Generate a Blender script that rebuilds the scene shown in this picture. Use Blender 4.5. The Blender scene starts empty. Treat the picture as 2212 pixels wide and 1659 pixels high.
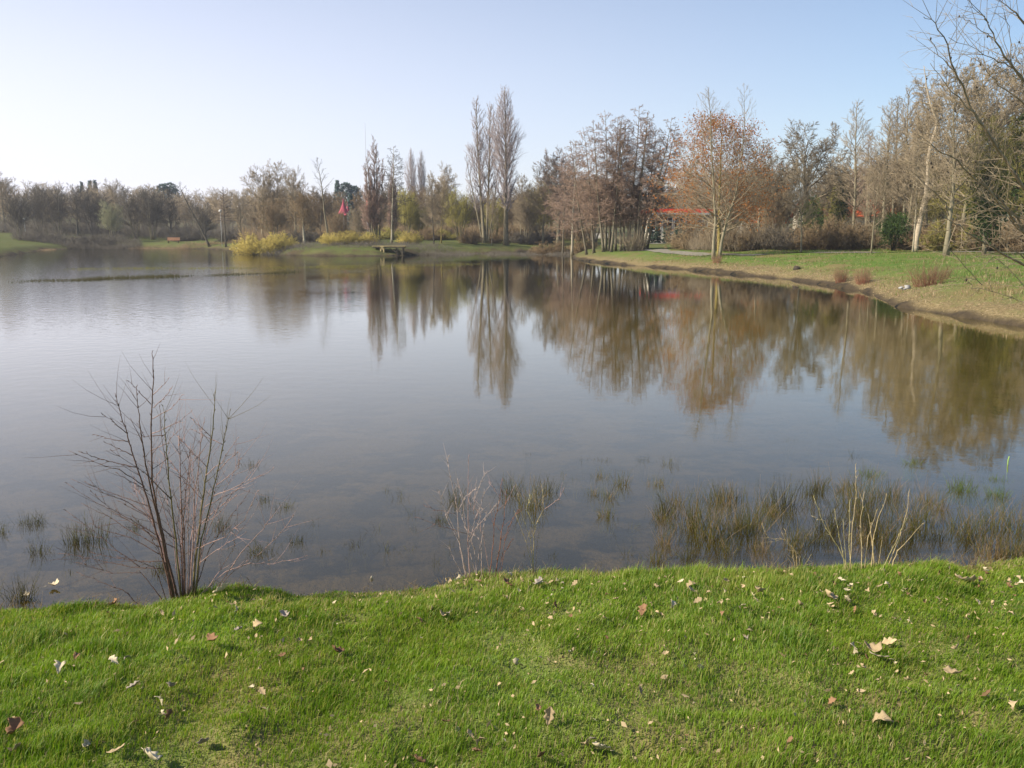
import bpy, math, random
import numpy as np
from mathutils import Vector, Matrix, noise as mnoise

# ------------------------------------------------------------------ basics
scene = bpy.context.scene
col = scene.collection
F, CX, CY = 1916.0, 1106.0, 829.5          # photo measured on a 2212 x 1659 view
PITCH = math.radians(9.53)
EYE = 3.0                                   # metres above the water
cp, sp = math.cos(PITCH), math.sin(PITCH)

def ray(vx, vy):
    dx = (vx - CX) / F; du = -(vy - CY) / F
    return Vector((dx, cp + du * sp, -sp + du * cp))
def on_plane(vx, vy, z=0.0):
    d = ray(vx, vy); t = (z - EYE) / d.z
    return Vector((d.x * t, d.y * t, z))
def at_depth(vx, vy, Y):
    d = ray(vx, vy); t = Y / d.y
    return Vector((d.x * t, Y, EYE + d.z * t))

def tag(o, label=None, cat=None, group=None, kind=None):
    if label: o['label'] = label
    if cat: o['category'] = cat
    if group: o['group'] = group
    if kind: o['kind'] = kind
    return o

def empty(name, loc, rz=0.0):
    o = bpy.data.objects.new(name, None); col.objects.link(o)
    o.empty_display_size = .2
    o.location = loc; o.rotation_euler = (0, 0, rz)
    return o

def mesh_np(name, verts, faces_flat, loop_counts, smooth=True, colors=None):
    me = bpy.data.meshes.new(name)
    verts = np.asarray(verts, dtype=np.float32)
    faces_flat = np.asarray(faces_flat, dtype=np.int32)
    loop_counts = np.asarray(loop_counts, dtype=np.int32)
    me.vertices.add(len(verts)); me.vertices.foreach_set('co', verts.ravel())
    me.loops.add(len(faces_flat)); me.loops.foreach_set('vertex_index', faces_flat)
    me.polygons.add(len(loop_counts))
    starts = np.concatenate(([0], np.cumsum(loop_counts)[:-1])).astype(np.int32)
    me.polygons.foreach_set('loop_start', starts)
    try: me.polygons.foreach_set('loop_total', loop_counts)
    except Exception: pass
    me.polygons.foreach_set('use_smooth', np.full(len(loop_counts), smooth))
    if colors is not None:
        a = me.color_attributes.new('Col', 'FLOAT_COLOR', 'POINT')
        c = np.ones((len(verts), 4), dtype=np.float32); c[:, :3] = colors
        a.data.foreach_set('color', c.ravel())
    me.update(calc_edges=True)
    return me

def link(name, me, mat=None, parent=None):
    o = bpy.data.objects.new(name, me); col.objects.link(o)
    if mat is not None and len(me.materials) == 0: me.materials.append(mat)
    if parent: o.parent = parent
    return o

class Geo:
    """collects tubes, cones and plates; built as one mesh"""
    def __init__(s): s.v = []; s.f = []; s.c = []; s.n = 0
    def add(s, v, f, c):
        s.v.append(np.asarray(v, dtype=np.float32)); s.f.append(np.asarray(f, dtype=np.int64).ravel() + s.n)
        s.c.append(np.asarray(c)); s.n += len(v)
    def poly(s, verts, faces):
        s.add(verts, [i for f in faces for i in f], [len(f) for f in faces])
    def segs(s, S, sides=3, tip=False):
        """S: N x 8 (p0 p1 r0 r1) separate frusta / cones"""
        S = np.asarray(S, dtype=np.float64).reshape(-1, 8)
        if len(S) == 0: return
        p0, p1, r0, r1 = S[:, :3], S[:, 3:6], S[:, 6], S[:, 7]
        d = p1 - p0; L = np.linalg.norm(d, axis=1); L[L == 0] = 1e-6; d = d / L[:, None]
        ref = np.tile(np.array([0., 0., 1.]), (len(S), 1)); ref[np.abs(d[:, 2]) > .9] = (1, 0, 0)
        a = np.cross(d, ref); a /= np.linalg.norm(a, axis=1)[:, None]; b = np.cross(d, a)
        k = np.arange(sides) * 2 * math.pi / sides
        ring = a[:, None, :] * np.cos(k)[None, :, None] + b[:, None, :] * np.sin(k)[None, :, None]
        base = p0[:, None, :] + ring * r0[:, None, None]
        N = len(S)
        if tip:
            V = np.concatenate([base, p1[:, None, :]], axis=1); m = sides + 1
            o = (np.arange(N) * m)[:, None, None]
            i = np.arange(sides)
            f = np.stack([i, (i + 1) % sides, np.full(sides, sides)], axis=1)[None] + o
            s.add(V.reshape(-1, 3), f.reshape(-1), np.full(N * sides, 3))
        else:
            top = p1[:, None, :] + ring * r1[:, None, None]
            V = np.concatenate([base, top], axis=1); m = 2 * sides
            o = (np.arange(N) * m)[:, None, None]
            i = np.arange(sides); j = (i + 1) % sides
            f = np.stack([i, j, j + sides, i + sides], axis=1)[None] + o
            s.add(V.reshape(-1, 3), f.reshape(-1), np.full(N * sides, 4))
    def tube(s, pts, rad, sides=8, cap=True):
        pts = [Vector(p) for p in pts]; n = len(pts); V = []; a = None
        for i, p in enumerate(pts):
            d = (pts[min(i + 1, n - 1)] - pts[max(i - 1, 0)]).normalized()
            if a is None:
                a = d.cross(Vector((0, 0, 1)) if abs(d.z) < .9 else Vector((1, 0, 0))).normalized()
            a = (a - d * a.dot(d)).normalized(); b = d.cross(a)
            for k in range(sides):
                t = 2 * math.pi * k / sides
                V.append(p + (a * math.cos(t) + b * math.sin(t)) * rad[i])
        fs = [(i * sides + k, i * sides + (k + 1) % sides, (i + 1) * sides + (k + 1) % sides, (i + 1) * sides + k)
              for i in range(n - 1) for k in range(sides)]
        if cap:
            fs.append(tuple(range(sides))[::-1]); fs.append(tuple(range((n - 1) * sides, n * sides)))
        s.poly([tuple(v) for v in V], fs)
    def box(s, c, size, rot=None):
        x, y, z = [q / 2 for q in size]
        V = [Vector((i * x, j * y, k * z)) for i in (-1, 1) for j in (-1, 1) for k in (-1, 1)]
        if rot is not None: V = [rot @ v for v in V]
        V = [tuple(v + Vector(c)) for v in V]
        s.poly(V, [(0, 1, 3, 2), (4, 6, 7, 5), (0, 4, 5, 1), (2, 3, 7, 6), (0, 2, 6, 4), (1, 5, 7, 3)])
    def mesh(s, name, smooth=True):
        return mesh_np(name, np.concatenate(s.v), np.concatenate(s.f), np.concatenate(s.c), smooth)
    def build(s, name, mat, parent=None, smooth=True):
        return link(name, s.mesh(name, smooth), mat, parent)

# ------------------------------------------------------------------ materials
def new_mat(name):
    m = bpy.data.materials.new(name); m.use_nodes = True
    nt = m.node_tree; nt.nodes.clear()
    out = nt.nodes.new('ShaderNodeOutputMaterial')
    return m, nt, out
def lk(nt, a, b): nt.links.new(a, b)
def noise_node(nt, scale, detail=4, rough=.6, vec=None, dim='3D'):
    n = nt.nodes.new('ShaderNodeTexNoise'); n.inputs['Scale'].default_value = scale
    n.inputs['Detail'].default_value = detail; n.inputs['Roughness'].default_value = rough
    if vec is not None: lk(nt, vec, n.inputs['Vector'])
    return n
def ramp(nt, fac, stops):
    r = nt.nodes.new('ShaderNodeValToRGB'); e = r.color_ramp.elements
    while len(e) < len(stops): e.new(.5)
    for i, (p, c) in enumerate(stops):
        e[i].position = p; e[i].color = (c[0], c[1], c[2], 1)
    lk(nt, fac, r.inputs['Fac']); return r
def mixc(nt, fac, a, b, mode='MIX'):
    m = nt.nodes.new('ShaderNodeMix'); m.data_type = 'RGBA'; m.blend_type = mode
    for s, v in ((m.inputs[0], fac), (m.inputs[6], a), (m.inputs[7], b)):
        if isinstance(v, (int, float)): s.default_value = v
        elif isinstance(v, tuple): s.default_value = (*v, 1)
        else: lk(nt, v, s)
    return m.outputs[2]

def bark(name, c1, c2, scale=3.0, rough=.85, trans=0.0, vary=.18):
    """noise-mottled bark; every tree a little different"""
    m, nt, out = new_mat(name)
    tc = nt.nodes.new('ShaderNodeTexCoord')
    n = noise_node(nt, scale, 5, .65, tc.outputs['Object'])
    r = ramp(nt, n.outputs['Fac'], [(.32, c1), (.68, c2)])
    oi = nt.nodes.new('ShaderNodeObjectInfo')
    hs = nt.nodes.new('ShaderNodeHueSaturation')
    mr = nt.nodes.new('ShaderNodeMapRange'); lk(nt, oi.outputs['Random'], mr.inputs['Value'])
    mr.inputs['To Min'].default_value = 1 - vary; mr.inputs['To Max'].default_value = 1 + vary
    lk(nt, mr.outputs[0], hs.inputs['Value']); lk(nt, r.outputs['Color'], hs.inputs['Color'])
    b = nt.nodes.new('ShaderNodeBsdfPrincipled'); b.inputs['Roughness'].default_value = rough
    b.inputs['Specular IOR Level'].default_value = .2
    lk(nt, hs.outputs['Color'], b.inputs['Base Color'])
    sh = b.outputs[0]
    if trans:
        t = nt.nodes.new('ShaderNodeBsdfTranslucent'); lk(nt, hs.outputs['Color'], t.inputs['Color'])
        mx = nt.nodes.new('ShaderNodeMixShader'); mx.inputs[0].default_value = trans
        lk(nt, sh, mx.inputs[1]); lk(nt, t.outputs[0], mx.inputs[2]); sh = mx.outputs[0]
    lk(nt, sh, out.inputs['Surface'])
    return m

def sc(c, k): return tuple(x * k for x in c)
M = {}
def bk(n, c, k=1.0, **kw):
    M[n] = bark(n, sc(c, .72 * k), sc(c, 1.25 * k), **kw)
bk('poplar_twig', (.31, .26, .25)); bk('poplar_bark', (.20, .17, .11))
bk('rust_twig', (.27, .185, .145)); bk('alder_twig', (.25, .175, .13)); bk('alder_bark', (.15, .13, .09), scale=1.5)
bk('pale_bark', (.33, .29, .21), scale=2.5)
bk('grey_twig', (.275, .22, .145)); bk('grey_bark', (.22, .19, .125), scale=2)
bk('dark_twig', (.105, .092, .072)); bk('dark_bark', (.09, .08, .06))
bk('olive_twig', (.27, .24, .065)); bk('olive_bark', (.17, .15, .08))
bk('willow_twig', (.23, .23, .13))
bk('yellow_twig', (.50, .40, .11)); bk('brown_twig', (.20, .142, .078)); bk('red_twig', (.26, .115, .07))
bk('oak_twig', (.205, .165, .108)); bk('snag', (.40, .33, .24), scale=4)
bk('yellow_bark', (.27, .21, .07), scale=4)
bk('fork_bark', (.21, .185, .125), scale=2.5); bk('rust_leaf', (.47, .20, .06), trans=.3); bk('ivy_leaf', (.05, .085, .022), trans=.25)
bk('conifer', (.045, .075, .05)); bk('blue_conifer', (.09, .135, .13))
bk('larch_twig', (.16, .12, .10))
bk('shrub_bark', (.155, .092, .07), scale=30, rough=.6); bk('shrub_olive', (.16, .13, .06), scale=25, rough=.6)
bk('shrub_pink', (.34, .22, .19), scale=40, rough=.55); bk('pale_stem', (.38, .29, .25), scale=60, rough=.6)
bk('straw_stem', (.40, .31, .16), scale=40, rough=.6); bk('olive_stem', (.36, .31, .14), scale=40, rough=.6)
bk('rush_dark', (.07, .065, .025), scale=25, trans=.2); bk('rush_olive', (.15, .145, .035), scale=25, trans=.25)
bk('rush_green', (.16, .24, .04), scale=25, trans=.3); bk('rush_straw', (.30, .215, .11), scale=30, trans=.2)
bk('timber', (.50, .40, .20), scale=6); bk('timber_dark', (.10, .085, .06), scale=6)
bk('roof_red', (.62, .055, .03), scale=2); bk('roof_orange', (.60, .13, .05), scale=2)
bk('white_wall', (.72, .70, .66), scale=1); bk('cream_wall', (.6, .55, .45), scale=1)
bk('glass_dark', (.03, .035, .04), rough=.15); bk('pink_cloth', (.46, .10, .14), trans=.2, scale=1)
bk('metal_grey', (.45, .46, .47), rough=.4, scale=2); bk('metal_red', (.65, .06, .05), rough=.5, scale=2)
bk('bench_wood', (.55, .30, .17), scale=8); bk('lime_plastic', (.24, .36, .09), scale=8)
bk('stump_dark', (.05, .04, .03), scale=6); bk('white_litter', (.36, .35, .33), scale=8)
bk('leaf_tan', (.50, .38, .22), scale=45, trans=.15, vary=.25); bk('leaf_rust', (.27, .155, .085), scale=45, trans=.2, vary=.3)
bk('leaf_pale', (.58, .49, .33), scale=45, trans=.1, vary=.2); bk('leaf_grey', (.38, .32, .26), scale=45, trans=.1, vary=.3)

# ------------------------------------------------------------------ the lake outline (waterline, metres)
edge_view = [(-400, 1345), (-150, 1322), (0, 1303), (150, 1300), (260, 1290), (350, 1280), (480, 1268), (640, 1278), (760, 1268), (860, 1258),
             (960, 1250), (1080, 1238), (1180, 1228), (1300, 1237), (1400, 1240), (1500, 1228), (1600, 1236), (1700, 1232), (1800, 1226),
             (1950, 1222), (2050, 1222), (2130, 1213), (2212, 1200), (2400, 1180), (2700, 1150)]
EDGE_Z = .80
near = []
for vx, vy in edge_view:
    p = on_plane(vx, vy, EDGE_Z); near.append((p.x, p.y + 1.15))
right = [(6.9, 8.6), (9.2, 10.5), (10.8, 13.5), (12.4, 17.0), (14.6, 21.5), (16.2, 25.5)]
shore_v = [(2212, 708), (2100, 690), (1960, 668), (1900, 648), (1872, 632), (1800, 618), (1700, 604), (1550, 589), (1450, 580), (1350, 573),
           (1290, 567), (1243, 560), (1236, 554), (1255, 549), (1262, 545), (1220, 544), (1120, 546), (1000, 548), (900, 551), (820, 553), (700, 553), (600, 551),
           (545, 548), (505, 541), (440, 538), (300, 536.5), (170, 537), (95, 540), (60, 546), (0, 555), (-60, 560), (-200, 562), (-420, 566)]
far = [tuple(on_plane(x, y)[:2]) for x, y in shore_v]
leftside = [(-95, 60), (-80, 38), (-48, 22), (-22, 11), (-9, 7.6)]
near = [q for q in near if q[0] > -7.5 and q[0] < 6.2]
POLY = np.array(near + right + far + leftside)

def signed_dist(P):
    """positive outside the lake, negative over water; also whether the closest shore is the near bank"""
    A = POLY; B = np.roll(POLY, -1, axis=0)
    best = np.full(len(P), 1e9); inside = np.zeros(len(P), bool)
    for a, b in zip(A, B):
        ab = b - a; t = np.clip(((P - a) @ ab) / (ab @ ab), 0, 1)
        d = np.hypot(*(P - (a + t[:, None] * ab)).T); best = np.minimum(best, d)
        c = ((a[1] > P[:, 1]) != (b[1] > P[:, 1]))
        with np.errstate(divide='ignore', invalid='ignore'):
            xi = (b[0] - a[0]) * (P[:, 1] - a[1]) / (b[1] - a[1] if b[1] != a[1] else 1e-9) + a[0]
        inside ^= c & (P[:, 0] < xi)
    return np.where(inside, -best, best)

def vnoise(x, y, seed=0):
    """smooth lattice noise in 2-D, -1..1"""
    xi = np.floor(x).astype(np.int64); yi = np.floor(y).astype(np.int64); fx = x - xi; fy = y - yi
    def h(i, j):
        n = (i * 374761393 + j * 668265263 + seed * 974634777) & 0xffffffff
        n = ((n ^ (n >> 13)) * 1274126177) & 0xffffffff
        return ((n ^ (n >> 16)) & 0xffff) / 32767.5 - 1
    u = fx * fx * (3 - 2 * fx); v = fy * fy * (3 - 2 * fy)
    return (h(xi, yi) * (1 - u) + h(xi + 1, yi) * u) * (1 - v) + (h(xi, yi + 1) * (1 - u) + h(xi + 1, yi + 1) * u) * v

def sstep(x, a, b):
    t = np.clip((x - a) / (b - a), 0, 1); return t * t * (3 - 2 * t)

def height(x, y):
    x = np.atleast_1d(np.asarray(x, float)); y = np.atleast_1d(np.asarray(y, float))
    d = signed_dist(np.stack([x, y], 1)); r = np.hypot(x, y)
    dn = d + .10 * vnoise(x * 1.7, y * 1.7, 3) * (r < 40) + .6 * vnoise(x * .25, y * .25, 4) * sstep(r, 40, 90) + .35*vnoise(x*.8,y*.8,8)*sstep(r,15,30)
    do = np.maximum(dn, 0)
    h_near = np.interp(do, [0, .35, 1.05, 1.5, 3, 7, 30], [0.02, .18, .74, .84, .98, 1.42, 1.7])
    h_right = np.interp(do, [0, .3, 1.2, 4, 9, 16, 40, 120, 400], [0.03, .20, .45, .92, 1.28, 1.48, 1.62, 2.0, 4])
    h_far = np.interp(do, [0, .8, 2.2, 8, 20, 60, 200, 500], [0.05, .45, .95, 1.45, 2.0, 2.7, 7, 22])
    wn = 1 - sstep(r, 9, 16); wf = sstep(y, 122, 136)
    h = h_near * wn + (h_right * (1 - wf) + h_far * wf) * (1 - wn)
    # grassy knoll far left
    h = h + 1.2 * sstep(-x, 85, 130) * sstep(y, 150, 215) * sstep(do, 1, 22)
    h = h + (.016 * vnoise(x * 1.7, y * 1.7, 11) + .034 * vnoise(x * 3.6, y * 3.6, 1) + .018 * vnoise(x * 8, y * 8, 2)) * (r < 14) * sstep(do, .1, 1)
    h = h + .10 * vnoise(x * .35, y * .35, 5) * sstep(r, 12, 30) * sstep(do, .3, 4)
    depth = np.interp(-d, [0, .5, 3, 7, 14, 30, 60], [.03, .10, .22, .36, .7, 1.3, 1.9])
    depth = depth + .05 * vnoise(x * .7, y * .7, 6) * sstep(-d, 1, 3)
    return np.where(dn > 0, h, -depth), d

def gz(x, y): return float(height(x, y)[0][0])

# ------------------------------------------------------------------ ground sheet
def build_ground():
    def mul(a, k):
        q = nt.nodes.new('ShaderNodeMath'); q.operation = 'MULTIPLY'; lk(nt, a, q.inputs[0]); q.inputs[1].default_value = k; return q.outputs[0]
    az = np.concatenate([np.linspace(-180, -42, 70, endpoint=False), np.linspace(-42, 42, 420, endpoint=False), np.linspace(42, 180, 70, endpoint=False)])
    az = np.radians(az)
    rr = np.concatenate([np.geomspace(1.0, 9, 130, endpoint=False), np.geomspace(9, 30, 110, endpoint=False), np.geomspace(30, 290, 250, endpoint=False), np.geomspace(290, 6000, 40)])
    R, A = np.meshgrid(rr, az, indexing='ij')
    x = (R * np.sin(A)).ravel(); y = (R * np.cos(A)).ravel()
    x = np.append(x, 0); y = np.append(y, 0)
    z, d = height(x, y)
    nr, na = len(rr), len(az)
    i = np.arange(nr - 1)[:, None]; j = np.arange(na)[None, :]; k = (j + 1) % na
    f = np.stack([i * na + j, (i + 1) * na + j, (i + 1) * na + k, i * na + k], axis=-1)[..., ::-1].reshape(-1)
    c0 = len(x) - 1; jj = np.arange(na)
    cap = np.stack([np.full(na, c0), jj, (jj + 1) % na], 1)[:, ::-1].reshape(-1)
    me = mesh_np('ground', np.stack([x, y, z], 1), np.concatenate([f, cap]), np.concatenate([np.full((nr - 1) * na, 4), np.full(na, 3)]))
    a = me.attributes.new('shore', 'FLOAT', 'POINT'); a.data.foreach_set('value', d.astype(np.float32))
    o = link('ground', me); tag(o, kind='structure')
    m, nt, out = new_mat('ground_soil_grass')
    g = nt.nodes.new('ShaderNodeNewGeometry'); pos = g.outputs['Position']
    at = nt.nodes.new('ShaderNodeAttribute'); at.attribute_name = 'shore'
    n1 = noise_node(nt, .35, 5, .65, pos); n2 = noise_node(nt, 2.2, 5, .7, pos); n3 = noise_node(nt, 9, 4, .7, pos)
    grass = ramp(nt, n2.outputs['Fac'], [(.30, (.065, .115, .020)), (.5, (.105, .175, .03)), (.72, (.19, .22, .06))])
    dry = ramp(nt, n3.outputs['Fac'], [(.3, (.12, .095, .045)), (.55, (.235, .18, .09)), (.72, (.40, .31, .19))])
    mud = ramp(nt, n2.outputs['Fac'], [(.3, (.035, .028, .02)), (.7, (.10, .075, .045))])
    bed = ramp(nt, n1.outputs['Fac'], [(.36, (.045, .034, .018)), (.62, (.105, .078, .042))])
    weed = ramp(nt, noise_node(nt, .95, 5, .72, pos).outputs['Fac'], [(.47, (0, 0, 0)), (.57, (1, 1, 1))])
    bedc = mixc(nt, weed.outputs['Color'], bed.outputs['Color'], (.010, .012, .012))
    # distance from the waterline wobbled by noise
    ad = nt.nodes.new('ShaderNodeMath'); ad.operation = 'MULTIPLY_ADD'
    lk(nt, n2.outputs['Fac'], ad.inputs[0]); ad.inputs[1].default_value = 5.0; lk(nt, at.outputs['Fac'], ad.inputs[2])
    ad2 = nt.nodes.new('ShaderNodeMath'); ad2.operation = 'MULTIPLY_ADD'
    lk(nt, n1.outputs['Fac'], ad2.inputs[0]); ad2.inputs[1].default_value = 11.0; lk(nt, ad.outputs[0], ad2.inputs[2])
    def step(src, a, b):
        mr = nt.nodes.new('ShaderNodeMapRange'); mr.interpolation_type = 'SMOOTHSTEP'
        mr.inputs['From Min'].default_value = a; mr.inputs['From Max'].default_value = b; lk(nt, src, mr.inputs['Value']); return mr.outputs[0]
    # near the camera the grass reaches right down to the water
    ln = nt.nodes.new('ShaderNodeVectorMath'); ln.operation = 'LENGTH'; lk(nt, pos, ln.inputs[0])
    nearw = step(ln.outputs['Value'], 9, 20); sepy = nt.nodes.new('ShaderNodeSeparateXYZ'); lk(nt, pos, sepy.inputs[0])
    sub = nt.nodes.new('ShaderNodeMath'); sub.operation = 'MULTIPLY_ADD'; lk(nt, nearw, sub.inputs[0]); sub.inputs[1].default_value = -6.0; farw = step(sepy.outputs['Y'], 100, 130)
    lk(nt, ad2.outputs[0], sub.inputs[2])
    sub2 = nt.nodes.new('ShaderNodeMath'); sub2.operation = 'MULTIPLY_ADD'; lk(nt, farw, sub2.inputs[0]); sub2.inputs[1].default_value = 1.4; lk(nt, sub.outputs[0], sub2.inputs[2])
    gfac = step(sub2.outputs[0], 2.6, 5.6)
    dryc = mixc(nt, farw, dry.outputs['Color'], (.10, .075, .04))
    patch = step(n1.outputs['Fac'], .46, .64)
    gcol = mixc(nt, patch, grass.outputs['Color'], (.19, .16, .065)); gcol = mixc(nt, mul(farw, .75), gcol, (.10, .105, .035))
    land = mixc(nt, gfac, dryc, gcol)
    mfac = step(at.outputs['Fac'], .1, .55)
    land2 = mixc(nt, mfac, mud.outputs['Color'], land)
    wfac = step(at.outputs['Fac'], -.25, .1)
    full = mixc(nt, wfac, bedc, land2)
    # woodland floor: leaf mould under the far trees
    sepx = nt.nodes.new('ShaderNodeSeparateXYZ'); lk(nt, pos, sepx.inputs[0])
    wood = step(at.outputs['Fac'], 26, 55)
    full = mixc(nt, wood, full, mixc(nt, step(n1.outputs['Fac'], .45, .6), (.11, .085, .045), (.10, .13, .04)))
    b = nt.nodes.new('ShaderNodeBsdfPrincipled'); b.inputs['Roughness'].default_value = .95; b.inputs['Specular IOR Level'].default_value = .1
    lk(nt, full, b.inputs['Base Color'])
    bp = nt.nodes.new('ShaderNodeBump'); bp.inputs['Strength'].default_value = .7; bp.inputs['Distance'].default_value = .12
    lk(nt, n3.outputs['Fac'], bp.inputs['Height']); lk(nt, bp.outputs[0], b.inputs['Normal'])
    lk(nt, b.outputs[0], out.inputs['Surface'])
    me.materials.append(m)
build_ground()

# ------------------------------------------------------------------ water
def build_water():
    g = Geo(); g.poly([(-260, 3, 0), (120, 3, 0), (120, 260, 0), (-260, 260, 0)], [(0, 1, 2, 3)])
    m, nt, out = new_mat('lake_water')
    ge = nt.nodes.new('ShaderNodeNewGeometry'); pos = ge.outputs['Position']
    n1 = noise_node(nt, 2.6, 3, .5, pos); n2 = noise_node(nt, 9, 2, .5, pos)
    ad = nt.nodes.new('ShaderNodeMath'); ad.operation = 'MULTIPLY_ADD'; lk(nt, n2.outputs['Fac'], ad.inputs[0]); ad.inputs[1].default_value = .22
    lk(nt, n1.outputs['Fac'], ad.inputs[2])
    # breeze ruffles the left and far water; the right side lies calm
    sx = nt.nodes.new('ShaderNodeSeparateXYZ'); lk(nt, pos, sx.inputs[0])
    dv = nt.nodes.new('ShaderNodeMath'); dv.operation = 'DIVIDE'; lk(nt, sx.outputs['X'], dv.inputs[0]); lk(nt, sx.outputs['Y'], dv.inputs[1])
    wob = noise_node(nt, .06, 4, .6, pos)
    wa = nt.nodes.new('ShaderNodeMath'); wa.operation = 'MULTIPLY_ADD'; lk(nt, wob.outputs['Fac'], wa.inputs[0]); wa.inputs[1].default_value = .7; lk(nt, dv.outputs[0], wa.inputs[2])
    mr = nt.nodes.new('ShaderNodeMapRange'); mr.interpolation_type = 'SMOOTHSTEP'; lk(nt, wa.outputs[0], mr.inputs['Value'])
    mr.inputs['From Min'].default_value = -.10; mr.inputs['From Max'].default_value = .32; mr.inputs['To Min'].default_value = 1; mr.inputs['To Max'].default_value = 0
    yy = nt.nodes.new('ShaderNodeMapRange'); lk(nt, sx.outputs['Y'], yy.inputs['Value']); yy.inputs['From Min'].default_value = 14; yy.inputs['From Max'].default_value = 45
    mu = nt.nodes.new('ShaderNodeMath'); mu.operation = 'MULTIPLY'; lk(nt, mr.outputs[0], mu.inputs[0]); lk(nt, yy.outputs[0], mu.inputs[1])
    st = nt.nodes.new('ShaderNodeMapRange'); lk(nt, mu.outputs[0], st.inputs['Value']); st.inputs['To Min'].default_value = .0012; st.inputs['To Max'].default_value = .016
    bp = nt.nodes.new('ShaderNodeBump'); bp.inputs['Strength'].default_value = 1; lk(nt, st.outputs[0], bp.inputs['Distance']); lk(nt, ad.outputs[0], bp.inputs['Height'])
    fr = nt.nodes.new('ShaderNodeFresnel'); fr.inputs['IOR'].default_value = 1.34; lk(nt, bp.outputs[0], fr.inputs['Normal'])
    gl = nt.nodes.new('ShaderNodeBsdfGlossy'); gl.inputs['Roughness'].default_value = .03; lk(nt, bp.outputs[0], gl.inputs['Normal'])
    tr = nt.nodes.new('ShaderNodeBsdfTransparent'); tr.inputs['Color'].default_value = (.78, .74, .60, 1)
    df = nt.nodes.new('ShaderNodeBsdfDiffuse'); df.inputs['Color'].default_value = (.215, .160, .018, 1)
    dp = nt.nodes.new('ShaderNodeMapRange'); lk(nt, sx.outputs['Y'], dp.inputs['Value']); dp.inputs['From Min'].default_value = 8; dp.inputs['From Max'].default_value = 34
    dp.inputs['To Min'].default_value = .10; dp.inputs['To Max'].default_value = .9
    m1 = nt.nodes.new('ShaderNodeMixShader'); lk(nt, dp.outputs[0], m1.inputs[0]); lk(nt, tr.outputs[0], m1.inputs[1]); lk(nt, df.outputs[0], m1.inputs[2])
    fm = nt.nodes.new('ShaderNodeMath'); fm.operation = 'MULTIPLY'; fm.use_clamp = True; lk(nt, fr.outputs[0], fm.inputs[0]); fm.inputs[1].default_value = 1.5
    # light coming up from the bed leaves the water unrefracted here, so it must not be trapped by total reflection
    bf = nt.nodes.new('ShaderNodeMath'); bf.operation = 'MULTIPLY_ADD'; lk(nt, ge.outputs['Backfacing'], bf.inputs[0]); bf.inputs[1].default_value = -.94; bf.inputs[2].default_value = 1
    fb = nt.nodes.new('ShaderNodeMath'); fb.operation = 'MULTIPLY'; lk(nt, fm.outputs[0], fb.inputs[0]); lk(nt, bf.outputs[0], fb.inputs[1]); fm = fb
    m2 = nt.nodes.new('ShaderNodeMixShader'); lk(nt, fm.outputs[0], m2.inputs[0]); lk(nt, m1.outputs[0], m2.inputs[1]); lk(nt, gl.outputs[0], m2.inputs[2])
    lk(nt, m2.outputs[0], out.inputs['Surface'])
    tag(g.build('water', m, smooth=False), kind='structure')
build_water()

# ------------------------------------------------------------------ trees
RNG = random.Random(11)
def rv(rng, k=1.0): return Vector((rng.uniform(-k, k), rng.uniform(-k, k), rng.uniform(-k, k)))
def tilt(d, ang, az):
    """direction d turned by ang about a random perpendicular"""
    a = d.cross(Vector((0, 0, 1)) if abs(d.z) < .95 else Vector((1, 0, 0))).normalized()
    a = Matrix.Rotation(az, 3, d) @ a
    return (Matrix.Rotation(ang, 3, a) @ d).normalized()

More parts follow.
